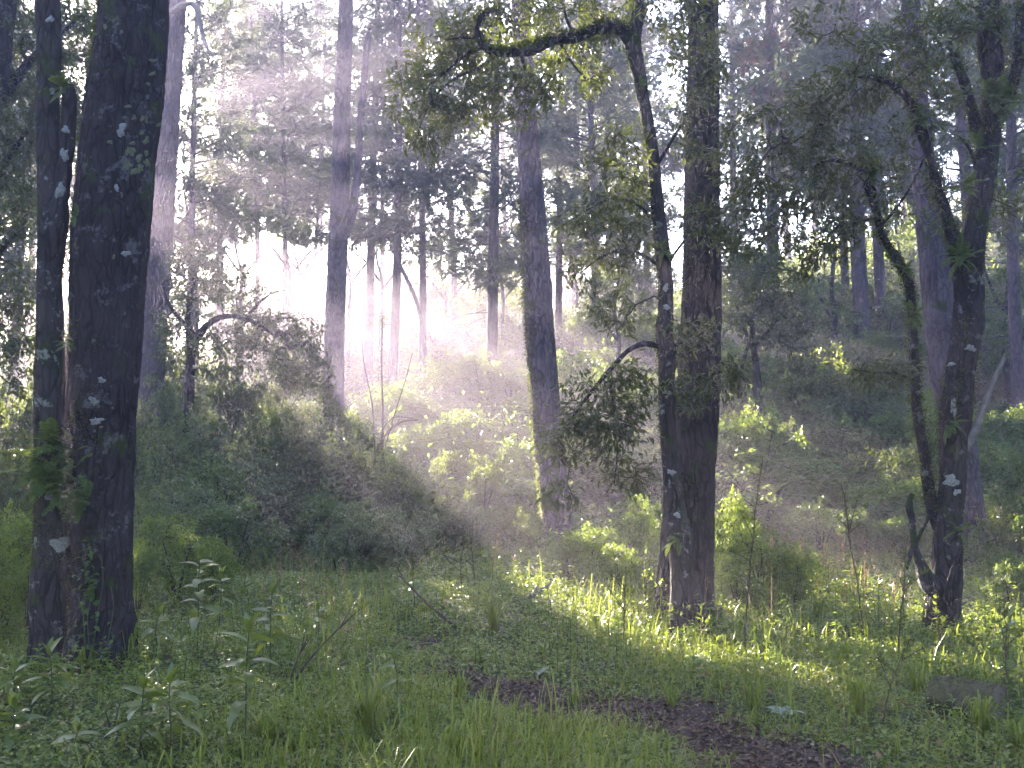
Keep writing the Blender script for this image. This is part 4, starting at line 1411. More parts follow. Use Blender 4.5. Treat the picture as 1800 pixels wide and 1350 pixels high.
PROTO = {'L': [shrub_proto(401, 'lime_leaf', .078, .038), shrub_proto(402, 'lime_leaf', .070, .036)],
         'B': [shrub_proto(403, 'bush_leaf', .072, .036), shrub_proto(404, 'bush_leaf', .080, .038)],
         'G': [shrub_proto(405, 'grey_leaf', .068, .036), shrub_proto(406, 'grey_leaf', .074, .038)],
         'D': [shrub_proto(407, 'dark_leaf', .068, .033, 320, 16), shrub_proto(408, 'dark_leaf', .072, .034, 320, 16)],
         'O': [shrub_proto(409, 'olive_leaf', .074, .034), shrub_proto(410, 'olive_leaf', .07, .034)]}
SHRUBS = [(110, 540, 70, 24, 'D'), (165, 560, 70, 26, 'B'), (230, 550, 70, 25, 'D'), (130, 650, 70, 19, 'B'), (215, 690, 60, 17.5, 'D'), (650, 440, 60, 54, 'D'), (720, 445, 60, 56, 'O'), (790, 430, 65, 55, 'D'), (860, 435, 60, 54, 'O'), (930, 425, 60, 56, 'D'), (1000, 425, 65, 55, 'D'), (1070, 425, 60, 54, 'O'), (1140, 425, 60, 55, 'D'), (300, 450, 50, 52, 'D'), (380, 470, 50, 53, 'D'), (20, 450, 60, 52, 'D'), (90, 445, 60, 54, 'D'),
          (440, 530, 40, 54, 'O'), (520, 550, 50, 55, 'D'), (590, 500, 40, 54, 'D'), (1330, 670, 70, 22, 'B'), (1420, 690, 70, 21, 'G'), (1500, 680, 70, 22.5, 'B'), (1380, 730, 60, 19, 'O'), (1590, 690, 60, 21, 'G'), (1290, 730, 50, 19.5, 'B'),
          (600, 560, 60, 34, 'D'), (690, 565, 70, 36, 'O'), (770, 560, 70, 37, 'B'), (840, 555, 70, 36, 'O'), (930, 560, 70, 35, 'B'), (1010, 560, 60, 34, 'O'), (1080, 560, 60, 34, 'D'), (1330, 560, 70, 33, 'B'), (1440, 540, 70, 34, 'O'), (430, 570, 60, 34, 'D'), (500, 580, 60, 36, 'B'),
          (20, 580, 90, 17, 'D'), (-20, 690, 110, 14, 'D'), (40, 760, 70, 12, 'D'), (20, 880, 80, 9.5, 'L'), (60, 960, 40, 9.2, 'L'), (-40, 900, 80, 8.4, 'L'),
          (270, 650, 60, 18.6, 'G'), (300, 720, 80, 16, 'B'), (362, 690, 60, 17, 'G'), (390, 780, 80, 15, 'B'), (470, 700, 60, 17, 'B'), (440, 780, 70, 16, 'G'), (500, 760, 80, 17, 'D'), (540, 720, 60, 19, 'D'),
          (330, 830, 80, 14, 'G'), (420, 860, 90, 13.5, 'B'), (510, 830, 80, 15, 'D'), (270, 850, 55, 12.5, 'G'), (320, 895, 85, 10.8, 'L'), (385, 940, 45, 10.5, 'L'), (570, 690, 60, 22, 'D'), (480, 590, 70, 22, 'D'),
          (400, 600, 70, 21, 'D'), (310, 560, 60, 22, 'D'), (560, 860, 60, 14.5, 'B'), (250, 940, 40, 10, 'B'),
          (640, 690, 55, 24, 'O'), (622, 770, 60, 18, 'D'), (690, 810, 60, 16.5, 'D'), (700, 670, 70, 25, 'L'), (760, 625, 80, 27, 'L'), (820, 630, 70, 28, 'L'), (880, 650, 60, 27, 'B'), (740, 745, 70, 20.5, 'L'),
          (800, 715, 70, 22, 'L'), (860, 765, 60, 20, 'O'), (720, 790, 60, 17, 'L'), (790, 780, 60, 18, 'O'), (850, 790, 50, 16.5, 'O'), (900, 760, 60, 19, 'B'), (640, 870, 70, 14.5, 'G'), (700, 880, 70, 14, 'G'),
          (770, 870, 60, 14.5, 'D'), (840, 880, 50, 15, 'B'), (602, 890, 60, 13.5, 'G'), (900, 880, 50, 14.5, 'O'),
          (1000, 640, 60, 26, 'O'), (1060, 620, 60, 27, 'O'), (1110, 640, 50, 26, 'O'), (1020, 780, 60, 20, 'O'), (1090, 770, 60, 20, 'B'), (1040, 915, 70, 13, 'L'), (1110, 860, 60, 13.5, 'L'), (1000, 930, 50, 12.6, 'L'), (1085, 950, 60, 12, 'L'),
          (1300, 640, 60, 25, 'O'), (1360, 640, 60, 25, 'B'), (1420, 600, 60, 27, 'L'), (1480, 600, 60, 27, 'B'), (1530, 640, 60, 25, 'O'), (1590, 600, 50, 27, 'B'), (1285, 855, 50, 11.9, 'L'), (1330, 905, 65, 11.5, 'L'), (1390, 950, 60, 11.2, 'L'),
          (1290, 965, 50, 11, 'L'), (1440, 870, 70, 14.5, 'G'), (1520, 880, 70, 14.5, 'G'), (1580, 890, 60, 14, 'B'), (1400, 790, 80, 18, 'O'), (1470, 720, 80, 20, 'B'), (1540, 720, 80, 20, 'B'), (1600, 760, 60, 18, 'B'), (1480, 820, 60, 16, 'O'),
          (1330, 790, 70, 18, 'O'), (1560, 800, 60, 16.5, 'D'),
          (1740, 760, 60, 17, 'B'), (1790, 700, 70, 19, 'B'), (1760, 860, 60, 13.5, 'B'), (1800, 820, 60, 13, 'D'), (1720, 640, 60, 25, 'B'), (1780, 560, 80, 26, 'B'), (1830, 880, 70, 12, 'B'), (1765, 960, 50, 11, 'B')]
for a_ in ((405, 500, 45, 42, 'D'), (450, 490, 45, 44, 'D'), (492, 505, 40, 41, 'O'), (530, 492, 42, 45, 'D'), (575, 500, 42, 42, 'D'), (625, 500, 45, 44, 'O'), (680, 492, 50, 43, 'D'), (735, 500, 50, 42, 'O'), (800, 492, 50, 44, 'D'), (860, 495, 50, 42, 'B'), (915, 480, 50, 43, 'D')):
    SHRUBS.append(a_)
_r = np.random.default_rng(61)
for k_ in range(74):
    right = k_ < 48
    px_ = _r.uniform(1010, 1800) if right else _r.uniform(630, 1000)
    Y_ = _r.uniform(15.5, 27) if right else _r.uniform(17.5, 27)
    if right and px_ < 1330:
        Y_ = max(Y_, 18.5 + .3 * (Y_ - 15.5))
    b_ = base_at(px_, Y_)
    row_ = px_of(b_ + np.array([0, 0, _r.uniform(.7, 1.5) if right else _r.uniform(.5, .9)]))[1]
    SHRUBS.append((px_, row_, _r.uniform(.8, 1.4) / Y_ * F, Y_, 'BBGLDO'[int(_r.integers(6))]))
_r = np.random.default_rng(5150)
for _ in range(46):
    px_ = _r.uniform(610, 1790)
    Y_ = _r.uniform(17.5, 31)
    b_ = base_at(px_, Y_)
    hgt = _r.uniform(.9, 2.1)
    row_ = px_of(b_ + np.array([0, 0, hgt]))[1]
    if px_ < 990 and Y_ < 26:
        continue
    SHRUBS.append((px_, row_, _r.uniform(.75, 1.25) / Y_ * F, Y_, 'BBOGLD'[int(_r.integers(6))]))
word = {'L': 'lime-green shrub', 'B': 'mid-green shrub', 'G': 'grey-green shrub', 'D': 'dark evergreen shrub', 'O': 'olive-brown shrub'}
desc = [('near ' if s[3] < 15.5 else ('distant ridge-top ' if s[3] > 32 else ('hazy far ' if s[3] > 20.5 else ''))) + word[s[4]] for s in SHRUBS]
labs = ordinal_labels([s[0] for s in SHRUBS], desc)
r = np.random.default_rng(77)
for i, (px, top, rad, Y, ty) in enumerate(SHRUBS):
    st, fo = PROTO[ty][i % 2]
    b = base_at(px, Y)
    zt = at(px, top, Y)[2]
    root = thing('shrub', labs[i], 'shrub', b - np.array([0, 0, .03]), 'shrubs of the thicket', r.uniform(0, 6.28))
    s = rad / F * Y * 1.15
    root.scale = (s, s, max(.35, (zt - b[2]) / 1.75))
    a = put('stems', st)
    a.parent = root
    a = put('foliage', fo)
    a.parent = root
    a['kind'] = 'stuff'


# ------------------------------------------------------------------ ferns and climbing leaves on the trunks
def frond_mesh(seed, n=15, w=.22):
    """a fern frond one unit long along +X, drooping"""
    r = np.random.default_rng(seed)
    g = Geo()
    t = np.linspace(0, 1, 9)
    arc = np.stack([t * .92, 0 * t, .28 * t - .5 * t ** 2], -1)
    tubes(g, np.array([arc]), np.array([np.linspace(.010, .003, 9)]), 4)
    u = np.repeat(np.linspace(.10, .98, n), 2)
    sgn = np.tile([1.0, -1.0], n)
    pos = np.stack([np.interp(u, t, arc[:, k]) for k in range(3)], -1)
    L = w * np.sin(np.clip(u * 1.02, 0, 1) * math.pi) ** .6 * (1.15 - .5 * u) + .02
    d = np.stack([.35 + .4 * u, sgn, -.15 + 0 * u], -1) + r.normal(size=(2 * n, 3)) * .08
    leaves(g, pos, d, np.tile([0, 0, 1.0], (2 * n, 1)) + r.normal(size=(2 * n, 3)) * .1, L, np.full(2 * n, .058), np.clip(r.normal(.5, .15, 2 * n), 0, 1), .12, True, .2)
    return g.mesh('fern_frond', M['fern'])


FR = [frond_mesh(s) for s in (501, 502, 503)]


def fern(label, c, n, size, r, out=(0, -1, 0), name='fern', spread=1.0, group='ferns growing on the oaks'):
    root = thing(name, label, 'fern', c, group)
    for k in range(n):
        d = nrm(np.array(out) * .7 + rvec(r, 1)[0] * spread + np.array([0, 0, .35]))
        o = put('frond', FR[int(r.integers(3))])
        o.parent = root
        az = math.atan2(d[1], d[0])
        el = math.asin(np.clip(d[2], -1, 1))
        o.rotation_euler = Euler((r.normal(0, .35), -el, az), 'XYZ')
        s = size * r.uniform(.6, 1.15)
        o.scale = (s, s, s)
        o.location = tuple(rvec(r, 1)[0] * np.array([1, .3, 1]) * size * (.5 if n > 30 else .15))
    return root


r = np.random.default_rng(88)


def on(b, px, py, Y):
    p, n = hit(b, px, py)
    return p if p is not None else at(px, py, Y)


for label, b, px, py, Y, n, s, sp in (
        ('big dark fern clump wrapped round the foot of the twin oak stems', bS, 112, 825, YA - .2, 70, .34, 1.0),
        ('drooping fern fronds just under the clump on the twin-stemmed oak', bA, 140, 880, YA - .2, 12, .30, .8),
        ('small broad fern in the crotch halfway up the twin-stemmed oak', bA, 132, 605, YA - .1, 9, .17, .9),
        ('bright fern on top of the broken limb of the twin-stemmed oak', bL, 121, 158, YA - .1, 11, .17, 1.1),
        ('tiny bright fern on the mossy edge of the twin-stemmed oak', bA, 134, 385, YA - .1, 5, .13, .9),
        ('small fern high on the mossy edge of the twin-stemmed oak', bA, 170, 62, YA - .1, 4, .10, .9)):
    fern(label, on(b, px, py, Y) + np.array([0, -.05, 0]), n, s, r, (0, -1.6 if n > 10 else -1, -.2), spread=sp)
for label, b, px, py, n, s in (
        ('fern bunch at the top fork of the fern-hung oak', bG, 1742, 175, 18, .19), ('fern hanging right of the top fork of the fern-hung oak', bG2, 1770, 185, 13, .20), ('fern tuft low in the main fork of the fern-hung oak', bG2, 1687, 455, 16, .17),
        ('fern sprig beside the lichen-white stem of the fern-hung oak', bG2, 1668, 745, 7, .13), ('fern on the elbow of the arching branch of the fern-hung oak', bG2, 1614, 215, 9, .15),
        ('dark fern bunch on the broken tip of the left stem of the fern-hung oak', bG2, 1525, 305, 13, .16), ('yellow-green fern halfway up the left stem of the fern-hung oak', bG2, 1603, 555, 8, .12),
        ('fern on the short upper stub of the fern-hung oak', bG2, 1700, 165, 6, .13), ('leafy fern on the middle of the trunk of the fern-hung oak', bG, 1700, 330, 10, .15), ('fern sprig where the left stem bends, fern-hung oak', bG2, 1590, 478, 6, .11),
        ('fern fringe at the very top of the fern-hung oak', bG, 1735, 45, 9, .17), ('sunlit fern low on the right side of the fern-hung oak', bG, 1685, 935, 5, .13), ('fern hanging off the right of the trunk, fern-hung oak', bG, 1722, 260, 7, .15)):
    fern(label, on(b, px, py, YG - .2), n + 4, s * 1.5, r)
for label, px, py, n, s in (('fern tuft at the upper bend of the slender crooked oak', 1163, 440, 12, .15), ('grey fern tuft low on the trunk of the slender crooked oak', 1190, 950, 10, .12), ('small fern on the bare middle of the slender crooked oak', 1172, 580, 5, .10), ('small fern under the arching limb of the slender crooked oak', 1128, 150, 5, .11)):
    fern(label, on(bF, px, py, YF), n + 3, s * 1.4, r)


def leaf_mesh(name, mat, w=.30, n=6, droop=.35, seed=1):
    """one broad leaf, one unit long along +X, folded along its midrib"""
    r = np.random.default_rng(seed)
    t = np.linspace(0, 1, n + 1)
    x = t * .97
    z = .12 * t - droop * t ** 2
    hw = w * .5 * np.sin(np.clip(t, 0, 1) ** .8 * math.pi) ** .85 + .006 * (1 - t)
    V = []
    for k in range(n + 1):
        V += [[x[k], hw[k], z[k] + hw[k] * .35], [x[k], 0, z[k]], [x[k], -hw[k], z[k] + hw[k] * .35]]
    q = []
    for k in range(n):
        a = 3 * k
        q += [[a, a + 1, a + 4, a + 3], [a + 1, a + 2, a + 5, a + 4]]
    g = Geo()
    g.add(np.array(V), q, None, np.full(len(V), .5))
    return g.mesh(name, M[mat], smooth=True)


LEAF = [leaf_mesh('seedling_leaf', 'seedling', .36, 6, d, 3) for d in (.25, .45, .7)]
IVY = leaf_mesh('vine_leaf', 'fern', .55, 4, .3, 4)

# climbing vine on the foot of the twin-stemmed oak
vine0 = on(bA, 160, 1125, YA - .3)
vine = thing('climbing_vine', 'bright green vine climbing the foot of the big twin-stemmed oak', 'vine', vine0)
g = Geo()
for lst in ([(158, 1140), (155, 1090), (160, 1040), (150, 990), (158, 955)], [(165, 1140), (172, 1080), (182, 1020), (178, 975)], [(150, 1140), (148, 1090), (140, 1050)], [(190, 1130), (200, 1070), (196, 1030)]):
    p = np.array([on(bA, a, b_, YA - .3) + np.array([0, -.012, 0]) for a, b_ in lst])
    q = catmull(p, 20)[0]
    tubes(g, np.array([q]), np.full((1, 20), .004), 5)
g.build('vine_stem', M['green_stem'], vine, vine0)
for k in range(86):
    t = r.random() ** 1.3
    px, py = 160 + r.normal(0, 17 - 8 * t), 1140 - t * 190
    p = on(bA, px, py, YA - .3) + np.array([0, -.02 - r.random() * .05, 0])
    o = put('leaf', IVY)
    o.parent = vine
    o.location = tuple(p - vine0)
    o.rotation_euler = Euler((r.normal(0, .5), r.uniform(-.2, .9), r.uniform(-2.8, -.3)), 'XYZ')
    s = r.uniform(.035, .07)
    o.scale = (s, s, s)


# ------------------------------------------------------------------ broad-leaved seedlings
def seedling(label, px, py, top_py, ln, n, r, lean=0.0, group='broad-leaved seedlings'):
    b = on_ground(px, py)
    h = max(.15, at(px, top_py, b[1])[2] - b[2])
    root = thing('seedling', label, 'plant', b, group)
    p = np.array([[0, 0, -.05], [lean * .2, 0, h * .35], [lean * .55 + r.normal(0, .01), r.normal(0, .01), h * .7], [lean, 0, h]])
    g = Geo()
    q = catmull(p, 12)[0]
    tubes(g, np.array([q]), np.array([np.linspace(.0065, .003, 12)]), 6)
    g.build('stem', M['green_stem'], root)
    for k in range(n):
        u = 1 - (k / n) ** 1.25 * .62
        c = [float(np.interp(u, np.linspace(0, 1, 12), q[:, a])) for a in range(3)]
        o = put('leaf', LEAF[min(2, int((1 - u) * 4))])
        o.parent = root
        o.location = c
        top = k < 3
        o.rotation_euler = Euler((r.normal(0, .25), -(1.1 if top else r.uniform(-.25, .45)), k * 2.4 + r.normal(0, .3)), 'XYZ')
        s = ln * 1.05 * (.7 if top else r.uniform(.75, 1.2))
        o.scale = (s, s * r.uniform(.85, 1.2), s)
    return root


r = np.random.default_rng(99)
for a in (('tall seedling before the round lime bush, right of the twin-stemmed oak', 347, 1160, 975, .20, 16), ('white-glinting seedling in mid-meadow, second tall one right of the oak', 474, 1195, 1035, .17, 15),
          ('tallest nearest single-stemmed seedling in the left foreground', 430, 1335, 1105, .17, 17), ('left stem of the paired seedlings in the left foreground', 246, 1335, 1205, .16, 14), ('right stem of the paired seedlings in the left foreground', 300, 1330, 1195, .16, 15),
          ('leafy seedling at the left edge below the twin-stemmed oak', 92, 1255, 1150, .18, 16), ('seedling in the bottom left corner of the meadow', 22, 1330, 1240, .16, 14), ('seedling at the left edge, left of the oak foot', 25, 1240, 1175, .17, 14),
          ('small seedling beside the bare dirt patch in mid-meadow', 700, 1262, 1150, .11, 11), ('glossy leafy shoot against the left foot of the thick dark pine', 1163, 1085, 1015, .13, 16), ('short seedling behind the paired seedlings', 275, 1165, 1080, .15, 13),
          ('seedling in shade at the right foot of the twin-stemmed oak', 385, 1130, 1010, .15, 13), ('seedling low in the grass near the bottom edge, left', 130, 1345, 1285, .14, 12), ('small seedling in front of the pale bush, mid-meadow', 560, 1150, 1065, .12, 11),
          ('sunlit seedling at the right picture edge', 1700 + 72, 1225, 1085, .12, 14), ('bright sunlit seedling left of the fern-hung oak', 1545, 1110, 1030, .12, 12), ('seedling by the leaning stick in mid-meadow', 730, 1080, 1010, .13, 13)):
    seedling(*a, r, lean=r.normal(0, .03))


# ------------------------------------------------------------------ dry stalks, sticks
def stalk(label, lst, r, buds=24, w=3.6, Y=None, side=4, group='tall dry stalks', leafm='olive_leaf', bl=.045):
    b = on_ground(lst[0][0], lst[0][1])
    Y = b[1]
    P = np.array([at(a, c, Y) for a, c in lst])
    P[0] = b - np.array([0, 0, .05])
    root = thing('dry_stalk', label, 'plant', b, group)
    q = catmull(P, 26)[0]
    q += r.normal(size=q.shape) * .004
    g = Geo()
    tubes(g, np.array([q]), np.array([np.linspace(w * .5, w * .22, 26) / F * Y]), 6)
    sp_, sr = [], []
    ends = [q[int(26 * (.35 + .64 * k / buds)) % 26] for k in range(buds)]
    for k in range(side):
        i = int(r.uniform(9, 22))
        d = nrm(np.array([r.normal(), r.normal() * .4, r.uniform(.7, 1.6)]))
        L = r.uniform(.12, .38)
        p = np.array([q[i], q[i] + d * L * .35 + [0, 0, .01], q[i] + d * L * .7, q[i] + d * L])
        sp_.append(p)
        sr.append(np.array([w * .26, w * .22, w * .18, w * .12]) / F * Y)
        ends += [p[3], p[2], p[3] * .5 + p[2] * .5]
    if sp_:
        tubes(g, np.array(sp_), np.array(sr), 5)
    g.build('stem', M['stalk'], root, b)
    g = Geo()
    e = np.array(ends)
    k = np.repeat(np.arange(len(e)), 3)
    leaves(g, e[k], rvec(r, len(k)) * .8 + np.array([0, 0, .7]), rvec(r, len(k)), r.uniform(.6, 1.3, len(k)) * bl, r.uniform(.6, 1.2, len(k)) * bl * .5, r.random(len(k)))
    g.build('dry_leaves', M[leafm], root, b, kind='stuff')


r = np.random.default_rng(111)
for a in (('tall budded stalk just right of the thick dark pine', [(1308, 1150), (1314, 1060), (1322, 960), (1330, 880), (1340, 808)], 34), ('tall dim stalk midway between dark pine and fern-hung oak', [(1520, 1135), (1510, 1050), (1495, 960), (1488, 900), (1478, 850)], 26),
          ('sunlit stalk just left of the fern-hung oak', [(1578, 1180), (1582, 1100), (1590, 1020), (1592, 960)], 18), ('dark stalk at the right picture edge behind the log', [(1772, 1275), (1770, 1190), (1768, 1120), (1766, 1060)], 14),
          ('short bare stalk in front of the slender crooked oak', [(1228, 1155), (1234, 1120), (1232, 1070)], 6), ('thin stalk left of the thick dark pine', [(1095, 1145), (1097, 1080), (1101, 1000)], 14), ('short stalk touching the left foot of the thick dark pine', [(1138, 1125), (1134, 1070), (1132, 1010)], 10),
          ('dead branching stalk in the middle of the meadow', [(836, 1040), (832, 990), (826, 930)], 22), ('pale stalk left of the dead branching stalk', [(812, 1035), (810, 990), (815, 960)], 8),
          ('crooked stalk in front of the log', [(1548, 1275), (1562, 1220), (1580, 1170), (1600, 1120)], 10), ('dry stalk right beside the mossy log', [(1640, 1175), (1652, 1120), (1668, 1080)], 8)):
    stalk(a[0], a[1], r, a[2])


def stick(label, lst, lift, w, r, mat='dead_wood', name='fallen_branch', forks=2, cat='branch', group='dead sticks on the ground'):
    b = on_ground(lst[0][0], lst[0][1])
    P = []
    for (px, py), dz in zip(lst, lift):
        p = at(px, py, b[1] - .02 * len(P))
        P.append(p)
    P = np.array(P)
    root = thing(name, label, cat, b, group)
    g = Geo()
    L = len(P)
    trunk(g, P, np.linspace(w, w * .4, L) * .5 / F * b[1], 10, .03, 'twig', r.uniform(0, 9))
    g.build('wood', M[mat], root, b, True)
    if forks:
        g = Geo()
        sp_ = []
        for k in range(forks):
            u = r.uniform(.4, .9)
            i = min(L - 2, int(u * (L - 1)))
            p0 = P[i] + (P[i + 1] - P[i]) * .5
            d = nrm((P[i + 1] - P[i]) + rvec(r, 1)[0] * .12 + np.array([0, 0, .1]))
            s = r.uniform(.08, .22)
            sp_.append([p0, p0 + d * s * .4, p0 + d * s * .7, p0 + d * s])
        tubes(g, np.array(sp_), np.tile(np.array([.3, .25, .2, .1]) * w / F * b[1], (forks, 1)), 5)
        g.build('twigs', M[mat], root, b)


for a in (('dead stick leaning up to the left in mid-meadow', [(805, 1105), (780, 1085), (750, 1060), (725, 1035), (702, 1012)], [0] * 5, 6, 'stalk'), ('longer dead stick leaning to the right beside the seedlings', [(512, 1208), (540, 1165), (575, 1125), (620, 1082)], [0] * 4, 5, 'stalk'),
          ('thin dead stick left of the long leaning stick', [(507, 1215), (518, 1170), (540, 1122)], [0] * 3, 4, 'stalk'), ('grey fallen branch lying before the leaning mossy pine', [(915, 1062), (930, 1050), (945, 1042), (958, 1034)], [0] * 4, 13, 'dead_wood'),
          ('short dark stick lying in the left foreground', [(176, 1300), (188, 1294), (206, 1285)], [0] * 3, 7, 'cut_wood'), ('curved dead stem in the thicket right of the forked pine', [(660, 890), (668, 850), (690, 828), (720, 822), (740, 824)], [0] * 5, 9, 'cut_wood'),
          ('arched dead stem above the curved one in the thicket', [(658, 870), (660, 800), (680, 762), (705, 742), (735, 738)], [0] * 5, 6, 'cut_wood'), ('dead branch lying behind the mossy log', [(1735, 1222), (1760, 1216), (1795, 1212), (1830, 1208)], [0] * 4, 9, 'cut_wood')):
    stick(a[0], a[1], a[2], a[3], r, a[4])

# leaning dead trunk far back among the beams
b = base_at(745, 30)
root = thing('dead_tree', 'thin dead trunk leaning to the left among the background beams', 'tree', b)
P, R = px_pts([(745, 600, 8), (735, 540, 8), (715, 490, 7), (695, 450, 6), (685, 430, 4)], 30)
P, R = rooted(P, R)
g = Geo()
trunk(g, P, R, 8, .15, 'twig', 2.0)
g.build('trunk', M['pine_bark'], root, b, True)

# mossy cut log at the right
lb = on_ground(1705, 1262)
ax = nrm(np.array([.66, -.75, .02]))
c0 = lb + np.array([-.15, .14, .09])
log = thing('cut_log', 'short mossy cut log with a dark end, lying in the grass at the right', 'log', lb)
g = Geo()
P = np.array([c0, c0 + ax * .12, c0 + ax * .26, c0 + ax * .40])
Vg2, Dg2, _ = trunk(g, P, [.142, .146, .145, .142], 40, .02, 'oak', 7.7, cap=False)
g.build('bark', M['log_bark'], log, lb, True)
g = Geo()
e = P[-1]
sd = nrm(np.cross(ax, [0, 0, 1]))
uu_ = np.cross(sd, ax)
K, Rn = 32, 6
pts = [e + ax * .008]
th = np.linspace(0, 6.2832, K, endpoint=False)
for j in range(1, Rn + 1):
    for t in th:
        rr = .141 * j / Rn
        pts.append(e + (sd * math.cos(t) + uu_ * math.sin(t)) * rr + ax * (.006 + r.normal(0, .003)) * (1 if j < Rn else 0))
q = [[1 + j * K + k, 1 + (j + 1) * K + k, 1 + (j + 1) * K + (k + 1) % K, 1 + j * K + (k + 1) % K] for j in range(Rn - 1) for k in range(K)]
g.add(np.array(pts), q, [[0, 1 + k, 1 + (k + 1) % K] for k in range(K)])
g.build('cut_face', M['cut_wood'], log, lb)
gm = Geo()
moss_fur(gm, Vg2, Dg2, r, (Dg2[:, 2] > .45), 1100, .012)
gm.build('moss', M['moss'], log, lb, kind='stuff')

# rotten stump right of the thick pine
sb = on_ground(1258, 1092)
st = thing('rotten_stump', 'small dark rotten stump at the right foot of the thick dark pine', 'stump', sb)
g = Geo()
P = np.array([sb + [0, 0, -.05], sb + [.0, 0, .04], sb + [.02, 0, .09], sb + [.07, 0, .12]])
trunk(g, P, [.13, .11, .08, .035], 20, .012, 'oak', 1.2)
g.build('wood', M['cut_wood'], st, sb, True)


# ------------------------------------------------------------------ grass tussocks, pale rosettes, flowers
def tussock(label, px, py, h_px, n, r, wd=.015, spread=.7, mat='grass', name='grass_tussock'):
    b = on_ground(px, py)
    h = h_px / F * b[1]
    a = r.uniform(0, 6.28, n)
    L = h * r.uniform(.55, 1.1, n)
    off = np.stack([np.cos(a) * L * spread * r.uniform(.2, 1.0, n), np.sin(a) * L * spread * r.uniform(.2, 1.0, n), L], -1)
    base = b + np.stack([np.cos(a), np.sin(a), 0 * a - .3], -1) * .03 * r.uniform(.2, 1, (n, 1))
    g = Geo()
    blades(g, base, off, L * r.uniform(.15, .65, n), np.full(n, wd) * r.uniform(.7, 1.2, n), np.clip(r.normal(.5, .15, n), 0, 1))
    o = g.build(name, M[mat], None, b)
    tag(o, label, 'grass', 'grass tussocks')


r = np.random.default_rng(131)
for a in (('big grass tussock left of the dirt track, lower middle', 645, 1305, 130, 46), ('wide-bladed tussock at the bottom edge, lower middle', 800, 1352, 80, 40), ('upright tussock behind the start of the dirt track', 805, 1238, 60, 30), ('big tussock with white glints right of the dirt track', 1325, 1262, 85, 46),
          ('tussock between the glinting tussock and the log', 1510, 1260, 85, 42), ('small tussock above the dirt track', 1010, 1248, 45, 24), ('round tussock right above the dirt track bend', 1180, 1245, 45, 30), ('long-bladed tussock in front of the mossy log', 1725, 1300, 80, 50),
          ('tussock in the lower right corner', 1790, 1330, 70, 40), ('tall grass against the right foot of the twin-stemmed oak', 226, 1175, 75, 40), ('grass fringe in front of the twin-stemmed oak', 150, 1185, 60, 46), ('tussock in mid-meadow below the leaning stick', 868, 1115, 70, 40),
          ('tussock left of the slender crooked oak', 1050, 1120, 50, 34), ('tussock in front of the tall dim stalk', 1480, 1180, 60, 36), ('narrow tussock below the dirt track', 960, 1330, 40, 22), ('tussock between the two sides of the mid-meadow bare patch', 670, 1225, 55, 28),
          ('sunlit tussock left of the fern-hung oak', 1440, 1100, 60, 36), ('tussock left of the log', 1615, 1235, 70, 40), ('tussock beside the nearest seedling', 470, 1310, 60, 34)):
    tussock(*a, r)


def rosette(label, px, py, ln, n, r):
    b = on_ground(px, py)
    root = thing('pale_rosette', label, 'plant', b + np.array([0, 0, .03]), 'pale rosette plants')
    for k in range(n):
        o = put('leaf', SIL)
        o.parent = root
        o.rotation_euler = Euler((r.normal(0, .2), -r.uniform(.1, .55), k * 2.4 + r.normal(0, .2)), 'XYZ')
        s = ln * r.uniform(.7, 1.15)
        o.scale = (s, s, s)


SIL = leaf_mesh('silver_leaf', 'silver', .42, 5, .35, 6)
for a in (('pale silvery rosette in front of the slender crooked oak', 1238, 1172, .16, 11), ('pale silvery plant in sun left of the log', 1690, 1180, .15, 11), ('silvery leaves in the grass under the tall dim stalk', 1480, 1152, .13, 9), ('pale rosette in mid-meadow above the track', 950, 1190, .11, 9),
          ('silvery rosette right of the glinting tussock', 1380, 1265, .13, 9), ('pale sunlit plant at the right picture edge', 1775, 1180, .15, 11), ('pale leaves beside the grey fallen branch', 755, 1092, .12, 8)):
    rosette(*a, r)


def flower(label, px, py, mat, s, r, group):
    b = on_ground(px, py)
    root = thing('wild_flower', label, 'flower', b, group)
    g = Geo()
    tubes(g, np.array([[[0, 0, -.02], [0, 0, .05], [.004, 0, .08], [.006, 0, .10]]]), np.full((1, 4), .0025), 5)
    g.build('stem', M['green_stem'], root)
    g = Geo()
    n = 7
    a = np.linspace(0, 6.28, n, endpoint=False)
    d = np.stack([np.cos(a), np.sin(a), 0 * a + .35], -1)
    leaves(g, np.tile([.006, 0, .10], (n, 1)), d, np.tile([0, 0, 1.0], (n, 1)), np.full(n, s), np.full(n, s * .6), np.full(n, .5), .1, True)
    g.build('petals', M[mat], root)


for a in (('small yellow flower right of the paired seedlings', 320, 1272, 'petal_yellow', .02), ('small yellow flower nearer the tallest seedling', 358, 1268, 'petal_yellow', .02), ('yellow flower in the grass under the dirt track', 1062, 1328, 'petal_yellow', .018), ('yellow flower left of the wide-bladed tussock', 712, 1318, 'petal_yellow', .018)):
    flower(*a, r, 'yellow flowers')
for a in (('pink flower left of the mid-meadow bare patch', 606, 1128, 'petal_pink', .035), ('second pink flower beside the first, by the bare patch', 617, 1124, 'petal_pink', .032), ('pink flower left of the dirt track', 605, 1232, 'petal_pink', .022)):
    flower(*a, r, 'pink flowers')

# ------------------------------------------------------------------ ground vegetation (uncountable)
r = np.random.default_rng(171)


def scatter(n, y0, y1, power=1.3, xw=.60):
    """points on the ground in front of the camera, thinning out with distance"""
    u = r.random(n)
    e = 1 - power
    if abs(e) < 1e-3:
        y = y0 * (y1 / y0) ** u
    else:
        y = (y0 ** (e + 1) + u * (y1 ** (e + 1) - y0 ** (e + 1))) ** (1 / (e + 1))
    x = r.uniform(-xw, xw, n) * y + r.normal(0, .3, n)
    return x, y


